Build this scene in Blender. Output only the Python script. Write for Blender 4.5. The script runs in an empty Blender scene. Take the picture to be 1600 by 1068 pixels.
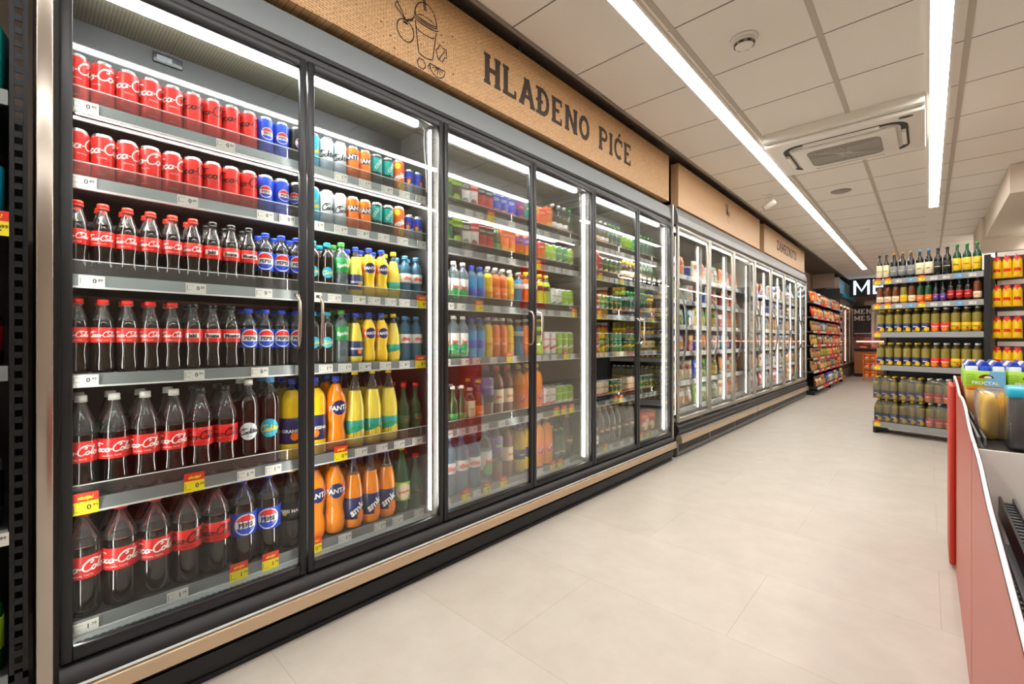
import bpy, bmesh, math, random
from mathutils import Vector, Matrix
from mathutils.geometry import tessellate_polygon
S = bpy.context.scene
COL = S.collection
R = math.radians
PI = math.pi
random.seed(7)

# ------------------------------------------------------------------ camera
cam_d = bpy.data.cameras.new('camera')
cam = bpy.data.objects.new('camera', cam_d)
COL.objects.link(cam)
cam.location = (1.88, 0, 1.2)
cam.rotation_euler = (R(90), 0, R(42.76))
cam_d.sensor_width = 36
cam_d.lens = 703 * 36 / 1600
cam_d.shift_y = -5 / 1600
cam_d.clip_start = 0.02
cam_d.clip_end = 100
S.camera = cam
# ------------------------------------------------------------------ world + exposure
w = bpy.data.worlds.new('world')
S.world = w
w.use_nodes = True
w.node_tree.nodes['Background'].inputs[0].default_value = (1, .96, .92, 1)
w.node_tree.nodes['Background'].inputs[1].default_value = 0.15
S.view_settings.view_transform = 'Standard'
S.view_settings.look = 'None'
S.view_settings.gamma = 1
S.view_settings.use_curve_mapping = False
S.view_settings.exposure = 0.82
CEIL_E = 16.0       # strip lights in the ceiling
CASE_E = 34.0       # tubes inside the fridges
S.cycles.max_bounces = 7
S.cycles.diffuse_bounces = 4
S.cycles.glossy_bounces = 4
S.cycles.transmission_bounces = 6
S.cycles.transparent_max_bounces = 24
S.cycles.sample_clamp_indirect = 6

# ------------------------------------------------------------------ materials
def lin(h):
    h = h.lstrip('#')
    c = [int(h[i:i+2], 16)/255 for i in (0, 2, 4)]
    return tuple(x/12.92 if x <= .04045 else ((x+.055)/1.055)**2.4 for x in c) + (1,)
MATS = {}
def mat(name, hexc, rough=.5, metal=0., emit=0., spec=.5, bump=None, noise=None, coat=0.):
    if name in MATS: return name
    m = bpy.data.materials.new(name); m.use_nodes = True
    nt = m.node_tree; b = nt.nodes['Principled BSDF']
    c = lin(hexc)
    b.inputs['Base Color'].default_value = c
    b.inputs['Roughness'].default_value = rough
    b.inputs['Metallic'].default_value = metal
    b.inputs['Specular IOR Level'].default_value = spec
    b.inputs['Coat Weight'].default_value = coat
    if emit:
        b.inputs['Emission Color'].default_value = c
        b.inputs['Emission Strength'].default_value = emit
    if noise or bump:
        tc = nt.nodes.new('ShaderNodeTexCoord')
        nz = nt.nodes.new('ShaderNodeTexNoise')
        sc, amt = (noise or bump)
        nz.inputs['Scale'].default_value = sc
        nz.inputs['Detail'].default_value = 4
        nt.links.new(tc.outputs['Object'], nz.inputs['Vector'])
        if noise:
            mx = nt.nodes.new('ShaderNodeMix'); mx.data_type = 'RGBA'
            mx.inputs[6].default_value = tuple(x*(1-amt) for x in c[:3]) + (1,)
            mx.inputs[7].default_value = tuple(min(1, x*(1+amt)) for x in c[:3]) + (1,)
            nt.links.new(nz.outputs['Fac'], mx.inputs[0])
            nt.links.new(mx.outputs[2], b.inputs['Base Color'])
        if bump:
            bp = nt.nodes.new('ShaderNodeBump')
            bp.inputs['Strength'].default_value = bump[1]
            bp.inputs['Distance'].default_value = .004
            nt.links.new(nz.outputs['Fac'], bp.inputs['Height'])
            nt.links.new(bp.outputs['Normal'], b.inputs['Normal'])
    MATS[name] = m
    return name
def film(name, hexc, body=.0, gloss=1.0, rough=.03, ior=1.45, diff=None):
    """clear plastic / glass: tinted transparent, mixed with some body colour and a fresnel gloss"""
    if name in MATS: return name
    m = bpy.data.materials.new(name); m.use_nodes = True
    nt = m.node_tree; nt.nodes.remove(nt.nodes['Principled BSDF'])
    out = nt.nodes['Material Output']
    tr = nt.nodes.new('ShaderNodeBsdfTransparent'); tr.inputs[0].default_value = lin(hexc)
    last = tr.outputs[0]
    if body > 0:
        df = nt.nodes.new('ShaderNodeBsdfDiffuse'); df.inputs[0].default_value = lin(diff or hexc)
        tl = nt.nodes.new('ShaderNodeBsdfTranslucent'); tl.inputs[0].default_value = lin(diff or hexc)
        a = nt.nodes.new('ShaderNodeMixShader'); a.inputs[0].default_value = .4
        nt.links.new(df.outputs[0], a.inputs[1]); nt.links.new(tl.outputs[0], a.inputs[2])
        mx = nt.nodes.new('ShaderNodeMixShader'); mx.inputs[0].default_value = body
        nt.links.new(last, mx.inputs[1]); nt.links.new(a.outputs[0], mx.inputs[2])
        last = mx.outputs[0]
    gl = nt.nodes.new('ShaderNodeBsdfGlossy'); gl.inputs['Roughness'].default_value = rough
    fr = nt.nodes.new('ShaderNodeFresnel'); fr.inputs[0].default_value = ior
    mu = nt.nodes.new('ShaderNodeMath'); mu.operation = 'MULTIPLY'; mu.inputs[1].default_value = gloss
    nt.links.new(fr.outputs[0], mu.inputs[0])
    mx2 = nt.nodes.new('ShaderNodeMixShader')
    nt.links.new(mu.outputs[0], mx2.inputs[0])
    nt.links.new(last, mx2.inputs[1]); nt.links.new(gl.outputs[0], mx2.inputs[2])
    nt.links.new(mx2.outputs[0], out.inputs[0])
    MATS[name] = m
    return name

for n, h in dict(red='#e01e1a', deepred='#b50e12', white='#f2f2ee', black='#0c0c0d', blue='#0a3fc0', navy='#14225f',
                 cyan='#12a9cc', teal='#0f9a92', yellow='#f6c90e', paleyel='#f3e04a', orange='#f57a10', green='#17964a',
                 lime='#9fd026', darkgreen='#0e5a33', purple='#6b3a9c', pink='#e889a0', brown='#5a2d14', cream='#efe3bd',
                 silver='#b9bcc0', grey='#85888c', maroon='#6c0f17', tan='#c39058', sky='#7cc3ea', magenta='#c71f6a',
                 carrot='#e8641b', leafgreen='#4f8d2c', bread='#b8712f', ice='#d9e6ee', kraft='#b58a52').items():
    mat('pl_'+n, h, .32, coat=.15)
mat('alu', '#d5d6d8', .22, .9)
mat('cap_red', '#e8281a', .3); mat('cap_blue', '#1240c8', .3); mat('cap_white', '#eeeeea', .3)
mat('cap_yellow', '#f5d211', .3); mat('cap_teal', '#17a0b8', .3); mat('cap_green', '#3aa944', .3)
mat('cap_black', '#141414', .3); mat('cap_orange', '#f4851b', .3); mat('cap_sky', '#4aa0df', .3)
mat('cap_gold', '#c79a3c', .3, .7); mat('cap_purple', '#6a3fa8', .3)
mat('cola', '#120706', .06, spec=.7, coat=.5)
mat('juice_yellow', '#f5cc1c', .12, coat=.4); mat('juice_pale', '#f1dc55', .12, coat=.4)
mat('juice_orange', '#f58e0c', .12, coat=.4); mat('juice_deep', '#e9701a', .12, coat=.4)
mat('tea_brown', '#6e3512', .1, coat=.4); mat('juice_red', '#7c1013', .1, coat=.4); mat('juice_purple', '#583179', .12, coat=.4)
mat('glass_green', '#0d4a2b', .05, coat=.6); mat('glass_brown', '#3a1a08', .05, coat=.6); mat('glass_dark', '#11120d', .05, coat=.6)
mat('oil', '#8d7f33', .08, coat=.6); mat('sport_blue', '#2f9ad6', .1, coat=.4); mat('sport_lime', '#c0d92c', .12, coat=.4)
film('pet_clear', '#f4f6f6', .10, 1.3, .04, 1.5, '#dfe3e4')
film('pet_blue', '#9fd0ea', .42, 1.2, .05, 1.5, '#6cb6e0')
film('pet_water', '#d6e8ee', .30, 1.2, .05, 1.5, '#b9d3dc')
film('pet_green', '#3fa56b', .45, 1.2, .05, 1.5, '#2a8a55')
film('pet_oil', '#ddd090', .28, 1.3, .05, 1.5, '#b3a250')
film('pane', '#f6f9f8', 0, .62, .004, 1.5)
film('pane_cold', '#f6f9f8', 0, .38, .004, 1.5)
film('acrylic', '#f2f5f6', .06, 1.2, .05, 1.45, '#ffffff')
film('shrink', '#f3f1ee', .10, 1.3, .18, 1.5, '#f4f2ee')
film('shrink_yellow', '#ffe680', .22, 1.3, .12, 1.5, '#ffc21e')
film('guard_glass', '#f0dcd8', .05, 1.0, .01, 1.5, '#ffd0c8')
mat('dark_frame', '#26282b', .38, .3); mat('dark_metal', '#2a2c2f', .35, .6); mat('case_black', '#101113', .45)
mat('fascia_grey', '#5f6669', .38, .25); mat('fascia_light', '#7c7e7d', .4, .25)
mat('champagne', '#c9b297', .25, .75); mat('steel', '#b9b0a6', .2, .9)
mat('alu_frame', '#a9a59b', .3, .5); mat('case_grey', '#8e8c86', .4, .2)
mat('maroon_panel', '#560e14', .35); mat('plate_dark', '#4f463e', .5); mat('case_inner', '#333433', .5); mat('duct_black', '#121213', .55); mat('case_pale', '#8a877c', .5)
mat('rail_grey', '#7d8486', .3, .3); mat('rail_silver', '#97999b', .35, .4); mat('rail_light', '#d4d8d8', .3, .1); mat('shelf_dark', '#3b3d3e', .45, .3)
mat('tag_white', '#d9dad6', .5); mat('tag_yellow', '#f3e11a', .5); mat('tag_red', '#d9301c', .5); mat('ink', '#1c1c1c', .6)
mat('ink_brown', '#35271b', .7); mat('tag_bluepaper', '#5aa7dc', .5)
mat('wall_taupe', '#8d8076', .8, bump=(60, .1)); mat('wall_cream', '#d3c6b6', .8, bump=(60, .1))
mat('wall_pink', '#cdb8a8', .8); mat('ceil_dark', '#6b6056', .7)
mat('tbar', '#b7ac9c', .5); mat('tline', '#6f645a', .7); mat('tbar_line', '#8f8579', .6)
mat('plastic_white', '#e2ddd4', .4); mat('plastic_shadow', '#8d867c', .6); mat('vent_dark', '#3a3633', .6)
mat('wood_front', '#a2673a', .45, noise=(14, .25)); mat('red_board', '#b8301f', .45)
mat('red_board_sheen', '#b9564a', .34, spec=.4); mat('board_edge', '#ece9ee', .5)  # side boards paler than the flat red: grazing reflection put into the colour
mat('steel_grey', '#6c6f72', .35, .6); mat('anthracite', '#3c4348', .55)
mat('tube', '#ffffff', .4, emit=CASE_E); mat('tube_v', '#fff4ea', .4, emit=CASE_E*1.0)
mat('tube_f', '#fff6ee', .4, emit=17.0)
mat('strip', '#fffaf4', .4, emit=CEIL_E); mat('sign_lit', '#dcf2ff', .4, emit=1.1); mat('tube_pink', '#ffb9a4', .4, emit=7.0)
mat('meat', '#b5323a', .35, noise=(18, .5)); mat('meat_pale', '#e2978c', .35, noise=(22, .4))

def nodemat(name, fn):
    m = bpy.data.materials.new(name); m.use_nodes = True
    fn(m.node_tree, m.node_tree.nodes['Principled BSDF']); MATS[name] = m
def _floor(nt, b):
    L = nt.links.new; N = nt.nodes.new
    tc = N('ShaderNodeTexCoord')
    mp = N('ShaderNodeMapping'); mp.inputs['Rotation'].default_value = (0, 0, 0)
    L(tc.outputs['Object'], mp.inputs[0])
    br = N('ShaderNodeTexBrick'); br.offset = .5
    br.inputs['Scale'].default_value = 1
    br.inputs['Brick Width'].default_value = 1.28; br.inputs['Row Height'].default_value = .64
    br.inputs['Mortar Size'].default_value = .0022; br.inputs['Mortar Smooth'].default_value = .6
    br.inputs['Color1'].default_value = lin('#c4beb5'); br.inputs['Color2'].default_value = lin('#c0bab0')
    br.inputs['Mortar'].default_value = lin('#b1a899')
    L(mp.outputs[0], br.inputs['Vector'])
    nz = N('ShaderNodeTexNoise'); nz.inputs['Scale'].default_value = 5; nz.inputs['Detail'].default_value = 8
    nz.inputs['Roughness'].default_value = .65
    L(tc.outputs['Object'], nz.inputs['Vector'])
    mx = N('ShaderNodeMix'); mx.data_type = 'RGBA'; mx.blend_type = 'MULTIPLY'
    cr = N('ShaderNodeValToRGB'); cr.color_ramp.elements[0].position = .3; cr.color_ramp.elements[1].position = .75
    cr.color_ramp.elements[0].color = (.86, .85, .83, 1); cr.color_ramp.elements[1].color = (1, 1, 1, 1)
    L(nz.outputs['Fac'], cr.inputs[0]); mx.inputs[0].default_value = 1
    L(br.outputs['Color'], mx.inputs[6]); L(cr.outputs[0], mx.inputs[7])
    L(mx.outputs[2], b.inputs['Base Color'])
    b.inputs['Roughness'].default_value = .42; b.inputs['Specular IOR Level'].default_value = .35
nodemat('floor_tile', _floor)
def _panel(nt, b):
    L = nt.links.new; N = nt.nodes.new
    tc = N('ShaderNodeTexCoord')
    mp = N('ShaderNodeMapping'); mp.inputs['Rotation'].default_value = (0, R(90), R(90))
    # surface lies in the y/z plane: use y as u and z as v
    sp = N('ShaderNodeSeparateXYZ'); cb = N('ShaderNodeCombineXYZ')
    L(tc.outputs['Object'], sp.inputs[0]); L(sp.outputs['Y'], cb.inputs['X']); L(sp.outputs['Z'], cb.inputs['Y'])
    br = N('ShaderNodeTexBrick'); br.offset = .5
    br.inputs['Scale'].default_value = 1
    br.inputs['Brick Width'].default_value = .030; br.inputs['Row Height'].default_value = .0105
    br.inputs['Mortar Size'].default_value = .0016; br.inputs['Mortar Smooth'].default_value = .5
    br.inputs['Color1'].default_value = lin('#dab585'); br.inputs['Color2'].default_value = lin('#cfa776')
    br.inputs['Mortar'].default_value = lin('#94683f')
    L(cb.outputs[0], br.inputs['Vector'])
    nz = N('ShaderNodeTexNoise'); nz.inputs['Scale'].default_value = 90; nz.inputs['Detail'].default_value = 3
    L(cb.outputs[0], nz.inputs['Vector'])
    mx = N('ShaderNodeMix'); mx.data_type = 'RGBA'; mx.blend_type = 'MULTIPLY'; mx.inputs[0].default_value = 1
    cr = N('ShaderNodeValToRGB'); cr.color_ramp.elements[0].position = .27; cr.color_ramp.elements[1].position = .5
    cr.color_ramp.elements[0].color = (.62, .55, .5, 1)
    L(nz.outputs['Fac'], cr.inputs[0]); L(br.outputs['Color'], mx.inputs[6]); L(cr.outputs[0], mx.inputs[7])
    L(mx.outputs[2], b.inputs['Base Color'])
    bp = N('ShaderNodeBump'); bp.inputs['Strength'].default_value = .5; bp.inputs['Distance'].default_value = .002
    L(br.outputs['Fac'], bp.inputs['Height']); bp.invert = True; L(bp.outputs['Normal'], b.inputs['Normal'])
    b.inputs['Roughness'].default_value = .55
nodemat('woven_board', _panel)
def _ply(nt, b):
    L = nt.links.new; N = nt.nodes.new
    tc = N('ShaderNodeTexCoord'); mp = N('ShaderNodeMapping'); mp.inputs['Scale'].default_value = (1, .6, 7)
    L(tc.outputs['Object'], mp.inputs[0])
    nz = N('ShaderNodeTexNoise'); nz.inputs['Scale'].default_value = 6; nz.inputs['Detail'].default_value = 6
    L(mp.outputs[0], nz.inputs['Vector'])
    cr = N('ShaderNodeValToRGB'); cr.color_ramp.elements[0].color = lin('#c29b70'); cr.color_ramp.elements[1].color = lin('#d2ad82')
    L(nz.outputs['Fac'], cr.inputs[0]); L(cr.outputs[0], b.inputs['Base Color'])
    b.inputs['Roughness'].default_value = .5
nodemat('plain_board', _ply)
def _tile(nt, b):
    L = nt.links.new; N = nt.nodes.new
    tc = N('ShaderNodeTexCoord'); nz = N('ShaderNodeTexNoise'); nz.inputs['Scale'].default_value = 220
    L(tc.outputs['Object'], nz.inputs['Vector'])
    bp = N('ShaderNodeBump'); bp.inputs['Strength'].default_value = .12; bp.inputs['Distance'].default_value = .002
    L(nz.outputs['Fac'], bp.inputs['Height']); L(bp.outputs['Normal'], b.inputs['Normal'])
    b.inputs['Base Color'].default_value = lin('#e4ddd3'); b.inputs['Roughness'].default_value = .85
nodemat('ceiling_tile', _tile)
def _perf(nt, b):
    L = nt.links.new; N = nt.nodes.new
    tc = N('ShaderNodeTexCoord'); vo = N('ShaderNodeTexVoronoi'); vo.inputs['Scale'].default_value = 95
    vo.inputs['Randomness'].default_value = 0
    L(tc.outputs['Object'], vo.inputs['Vector'])
    cr = N('ShaderNodeValToRGB'); cr.color_ramp.interpolation = 'CONSTANT'
    cr.color_ramp.elements[0].color = lin('#26261f'); cr.color_ramp.elements[1].color = lin('#605f4f'); cr.color_ramp.elements[1].position = .36
    L(vo.outputs['Distance'], cr.inputs[0]); L(cr.outputs[0], b.inputs['Base Color']); b.inputs['Roughness'].default_value = .6
nodemat('perforated', _perf)
def speckle(name, cols, scale):
    def f(nt, b):
        L = nt.links.new; N = nt.nodes.new
        tc = N('ShaderNodeTexCoord'); vo = N('ShaderNodeTexVoronoi'); vo.inputs['Scale'].default_value = scale
        L(tc.outputs['Object'], vo.inputs['Vector'])
        cr = N('ShaderNodeValToRGB'); cr.color_ramp.interpolation = 'CONSTANT'
        sp = N('ShaderNodeSeparateColor'); L(vo.outputs['Color'], sp.inputs[0]); L(sp.outputs[0], cr.inputs[0])
        e = cr.color_ramp.elements
        e[0].color = lin(cols[0]); e[1].color = lin(cols[1]); e[1].position = 1/len(cols)
        for i, c in enumerate(cols[2:], 2):
            k = e.new(i/len(cols)); k.color = lin(c)
        L(cr.outputs[0], b.inputs['Base Color']); b.inputs['Roughness'].default_value = .3; b.inputs['Coat Weight'].default_value = .3
    nodemat(name, f)
speckle('veg_green', ['#4c8f2d', '#7fb43c', '#e8e3c2', '#2f6d25', '#d98427'], 55)
speckle('veg_orange', ['#e08a2a', '#f0b44a', '#c65b1c', '#f4dfae'], 50)
speckle('veg_pale', ['#e6d9a6', '#cbb070', '#f4efd9', '#a98645'], 45)
speckle('veg_red', ['#b4232b', '#d6544a', '#7d1420', '#efc7b9'], 50)
speckle('bread_mix', ['#c98a44', '#a6642c', '#e1b679'], 30)

# ------------------------------------------------------------------ mesh building
class MB:
    def __init__(s): s.v = []; s.f = []; s.m = []; s.sm = []; s.mats = []
    def mi(s, n):
        if n not in s.mats: s.mats.append(n)
        return s.mats.index(n)
    def add(s, vs, fs, m, smooth=False):
        o = len(s.v); s.v += [tuple(v) for v in vs]; k = s.mi(m)
        for f in fs: s.f.append(tuple(i+o for i in f)); s.m.append(k); s.sm.append(smooth)
        return s
    def box(s, a, b, m, M=None):
        x0, y0, z0 = a; x1, y1, z1 = b
        vs = [(x0,y0,z0),(x1,y0,z0),(x1,y1,z0),(x0,y1,z0),(x0,y0,z1),(x1,y0,z1),(x1,y1,z1),(x0,y1,z1)]
        if M is not None: vs = [M @ Vector(v) for v in vs]
        return s.add(vs, [(0,3,2,1),(4,5,6,7),(0,1,5,4),(1,2,6,5),(2,3,7,6),(3,0,4,7)], m)
    def bbox(s, a, b, m, r=.004, n=2):
        """box with rounded edges along all sides"""
        bm = bmesh.new(); bmesh.ops.create_cube(bm, size=1)
        for v in bm.verts: v.co = Vector(((a[i]+b[i])/2 + v.co[i]*(b[i]-a[i]) for i in range(3)))
        r = min(r, .45*min(b[i]-a[i] for i in range(3)))
        bmesh.ops.bevel(bm, geom=bm.edges[:], offset=r, segments=n, affect='EDGES', profile=.5)
        bm.verts.index_update()
        s.add([v.co for v in bm.verts], [[v.index for v in f.verts] for f in bm.faces], m, True); bm.free(); return s
    def prism(s, pts, axis, a, b, m, smooth=False):
        """polygon pts (2D) extruded along axis 'x','y','z' from a to b"""
        n = len(pts)
        def P(p, t):
            return {'x': (t, p[0], p[1]), 'y': (p[0], t, p[1]), 'z': (p[0], p[1], t)}[axis]
        vs = [P(p, a) for p in pts] + [P(p, b) for p in pts]
        tri = tessellate_polygon([[Vector((p[0], p[1], 0)) for p in pts]])
        s.add(vs, [(i, (i+1) % n, n+(i+1) % n, n+i) for i in range(n)], m, smooth)
        s.add(vs, [tuple(t) for t in tri] + [tuple(n+i for i in reversed(t)) for t in tri], m)
        return s
    def lathe(s, prof, seg=18, m='pl_white', c=(0, 0), zones=None, smooth=True):
        """prof [(r,z)] bottom to top; zones: list of (zmin,zmax,mat) overriding m"""
        n = len(prof); vs = []
        for r, z in prof:
            for k in range(seg):
                a = 2*PI*k/seg; vs.append((c[0]+r*math.cos(a), c[1]+r*math.sin(a), z))
        groups = {}
        for i in range(n-1):
            zm = (prof[i][1]+prof[i+1][1])/2; mm = m
            for z0, z1, q in (zones or []):
                if z0 <= zm <= z1: mm = q
            for k in range(seg):
                groups.setdefault(mm, []).append((i*seg+k, i*seg+(k+1) % seg, (i+1)*seg+(k+1) % seg, (i+1)*seg+k))
        o = len(s.v); s.v += vs
        for mm, fs in groups.items():
            ki = s.mi(mm)
            for f in fs: s.f.append(tuple(i+o for i in f)); s.m.append(ki); s.sm.append(smooth)
        k0 = s.mi(m)
        if prof[0][0] > 1e-4: s.f.append(tuple(o+k for k in reversed(range(seg)))); s.m.append(s.m[-1] if 0 else s.mi(list(groups)[0])); s.sm.append(False)
        if prof[-1][0] > 1e-4: s.f.append(tuple(o+(n-1)*seg+k for k in range(seg))); s.m.append(s.mi(list(groups)[-1])); s.sm.append(False)
        return s
    def tube(s, pts, r, m, seg=8, closed=False):
        P = [Vector(p) for p in pts]; n = len(P); vs = []; up0 = Vector((0, 0, 1))
        for i in range(n):
            d = (P[(i+1) % n] if (closed or i < n-1) else P[i]) - (P[i-1] if (closed or i > 0) else P[i])
            d.normalize(); up = up0 if abs(d.z) < .95 else Vector((0, 1, 0))
            a = d.cross(up).normalized(); b = d.cross(a)
            for k in range(seg):
                t = 2*PI*k/seg; vs.append(P[i] + a*math.cos(t)*r + b*math.sin(t)*r)
        fs = []
        for i in range(n if closed else n-1):
            j = (i+1) % n
            for k in range(seg): fs.append((i*seg+k, i*seg+(k+1) % seg, j*seg+(k+1) % seg, j*seg+k))
        if not closed: fs += [tuple(range(seg)), tuple((n-1)*seg+k for k in reversed(range(seg)))]
        return s.add(vs, fs, m, True)
    def mesh(s, name):
        me = bpy.data.meshes.new(name)
        me.from_pydata([tuple(v) for v in s.v], [], s.f)
        for n in s.mats: me.materials.append(MATS[n])
        me.polygons.foreach_set('material_index', s.m); me.polygons.foreach_set('use_smooth', s.sm)
        me.update()
        bm = bmesh.new(); bm.from_mesh(me); bmesh.ops.recalc_face_normals(bm, faces=bm.faces[:]) if name not in NORECALC else None
        bm.to_mesh(me); bm.free()
        return me
    def obj(s, name, parent=None, loc=(0, 0, 0), rot=0.):
        o = bpy.data.objects.new(name, s.mesh(name)); COL.objects.link(o)
        o.location = loc; o.rotation_euler = (0, 0, rot)
        if parent: o.parent = parent
        return o
NORECALC = set()

def thing(name, label, cat, loc=(0, 0, 0), rot=0., group=None):
    o = bpy.data.objects.new(name, None); COL.objects.link(o); o.empty_display_size = .05
    o.location = loc; o.rotation_euler = (0, 0, rot); o['label'] = label; o['category'] = cat
    if group: o['group'] = group
    return o
def tag(o, label, cat, group=None):
    o['label'] = label; o['category'] = cat
    if group: o['group'] = group
    return o
def struct(o): o['kind'] = 'structure'; return o

# ------------------------------------------------------------------ lettering and flat decals
class Decal:
    """2-D triangles with material and layer; wrapped on a plane or a cylinder afterwards"""
    def __init__(s): s.t = []
    def poly(s, pts, m, layer=1):
        tri = tessellate_polygon([[Vector((p[0], p[1], 0)) for p in pts]])
        s.t.append(([tuple(p) for p in pts], [tuple(t) for t in tri], m, layer)); return s
    def rect(s, x0, y0, x1, y1, m, layer=1): return s.poly([(x0, y0), (x1, y0), (x1, y1), (x0, y1)], m, layer)
    def disc(s, cx, cy, rx, ry, m, layer=1, n=20, a0=0, a1=2*PI):
        return s.poly([(cx+rx*math.cos(a0+(a1-a0)*k/(n if a1-a0 > 6.2 else n-1)), cy+ry*math.sin(a0+(a1-a0)*k/(n if a1-a0 > 6.2 else n-1))) for k in range(n)], m, layer)
    def stroke(s, pts, wd, m, layer=2):
        vs = []; n = len(pts); fs = []
        for i in range(n):
            a = pts[max(0, i-1)]; b = pts[min(n-1, i+1)]; dx, dy = b[0]-a[0], b[1]-a[1]; L = math.hypot(dx, dy) or 1
            px, py = -dy/L*wd/2, dx/L*wd/2
            vs += [(pts[i][0]+px, pts[i][1]+py), (pts[i][0]-px, pts[i][1]-py)]
        for i in range(n-1): fs += [(2*i, 2*i+1, 2*i+3), (2*i, 2*i+3, 2*i+2)]
        s.t.append((vs, fs, m, layer)); return s
    def text(s, txt, h, m, cx=0, cy=0, layer=2, shear=0., bold=0., sx=1., rot=0.):
        vs, fs, wd = text_geo(txt, shear, bold)
        k = h/.73; out = []
        c, sn = math.cos(rot), math.sin(rot)
        for x, y in vs:
            X = (x-wd/2)*k*sx; Y = (y-.36)*k
            out.append((cx+X*c-Y*sn, cy+X*sn+Y*c))
        s.t.append((out, fs, m, layer)); return s
    def flat(s, mb, fn, eps=.0006):
        """fn(u,v,off)->3D"""
        for vs, fs, m, l in s.t: mb.add([fn(u, v, l*eps) for u, v in vs], fs, m)
        return mb
    def wrap(s, mb, r, z0=0, eps=.0005, step=.35, amax=1.75):
        for vs, fs, m, l in s.t:
            bm = bmesh.new(); bv = [bm.verts.new((u, v, 0)) for u, v in vs]
            for f in fs:
                try: bm.faces.new([bv[i] for i in f])
                except ValueError: pass
            us = [u for u, v in vs]; lo, hi = min(us), max(us); st = r*step
            k = math.ceil(lo/st)
            while k*st < hi:
                g = bm.verts[:]+bm.edges[:]+bm.faces[:]
                bmesh.ops.bisect_plane(bm, geom=g, plane_co=(k*st, 0, 0), plane_no=(1, 0, 0), dist=1e-6); k += 1
            bm.verts.index_update(); rr = r+l*eps
            mb.add([(rr*math.cos(v.co.x/r), rr*math.sin(v.co.x/r), z0+v.co.y) for v in bm.verts],
                   [[v.index for v in f.verts] for f in bm.faces if all(abs(v.co.x/r) < amax for v in f.verts)], m); bm.free()
        return mb
_tc = {}
def text_geo(txt, shear=0., bold=0.):
    key = (txt, shear, bold)
    if key in _tc: return _tc[key]
    c = bpy.data.curves.new('t', 'FONT'); c.body = txt; c.size = 1; c.shear = shear; c.offset = bold; c.resolution_u = 2
    o = bpy.data.objects.new('t', c); COL.objects.link(o)
    me = bpy.data.meshes.new_from_object(o)
    vs = [(v.co.x, v.co.y) for v in me.vertices]; fs = [tuple(p.vertices) for p in me.polygons]
    lo = min(v[0] for v in vs); hi = max(v[0] for v in vs)
    vs = [(x-lo, y) for x, y in vs]
    bpy.data.objects.remove(o); bpy.data.curves.remove(c); bpy.data.meshes.remove(me)
    _tc[key] = (vs, fs, hi-lo); return _tc[key]
def arc(cx, cy, rx, ry, a0, a1, n=9):
    return [(cx+rx*math.cos(R(a0+(a1-a0)*k/(n-1))), cy+ry*math.sin(R(a0+(a1-a0)*k/(n-1)))) for k in range(n)]
# flowing script: each glyph is (advance, [strokes])
SCRIPT = {
 'C': (.62, [arc(.38, .42, .34, .46, 50, 320, 12), [(.62, .77), (.55, .62), (.42, .66)], [(.18, .86), (.5, .98), (.95, .86)]]),
 'o': (.36, [arc(.17, .17, .14, .18, 0, 360, 11), [(.28, .28), (.42, .24)]]),
 'c': (.34, [arc(.18, .17, .15, .18, 40, 320, 8), [(.28, .08), (.42, .14)]]),
 'a': (.40, [arc(.17, .17, .14, .18, 0, 360, 11), [(.33, .36), (.31, .05), (.42, .06)]]),
 '-': (.16, [[(.02, .22), (.16, .24)]]),
 'l': (.24, [[(.04, .1), (.2, .75), (.17, .95), (.09, .9), (.08, .3), (.14, .02), (.26, .08)]]),
 'k': (.36, [[(.08, .0), (.12, .9)], [(.3, .38), (.12, .18), (.3, .0), (.4, .06)]]),
 't': (.28, [[(.14, .62), (.1, .1), (.18, 0), (.28, .08)], [(.0, .42), (.28, .46)]])}
def script(d, txt, h, m, cx, cy, wd=.075, slant=.28, layer=2, sx=1.1, rot=0.):
    adv = sum(SCRIPT[c][0] for c in txt); x = -adv/2*h*sx
    cr, sr = math.cos(rot), math.sin(rot)
    for c in txt:
        a, st = SCRIPT[c]
        for pl in st:
            pts = []
            for px, py in pl:
                X = x+(px+py*slant-.1)*h*sx; Y = (py-.4)*h
                pts.append((cx+X*cr-Y*sr, cy+X*sr+Y*cr))
            d.stroke(pts, wd*h*1.6, m, layer)
        x += a*h*sx
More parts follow.
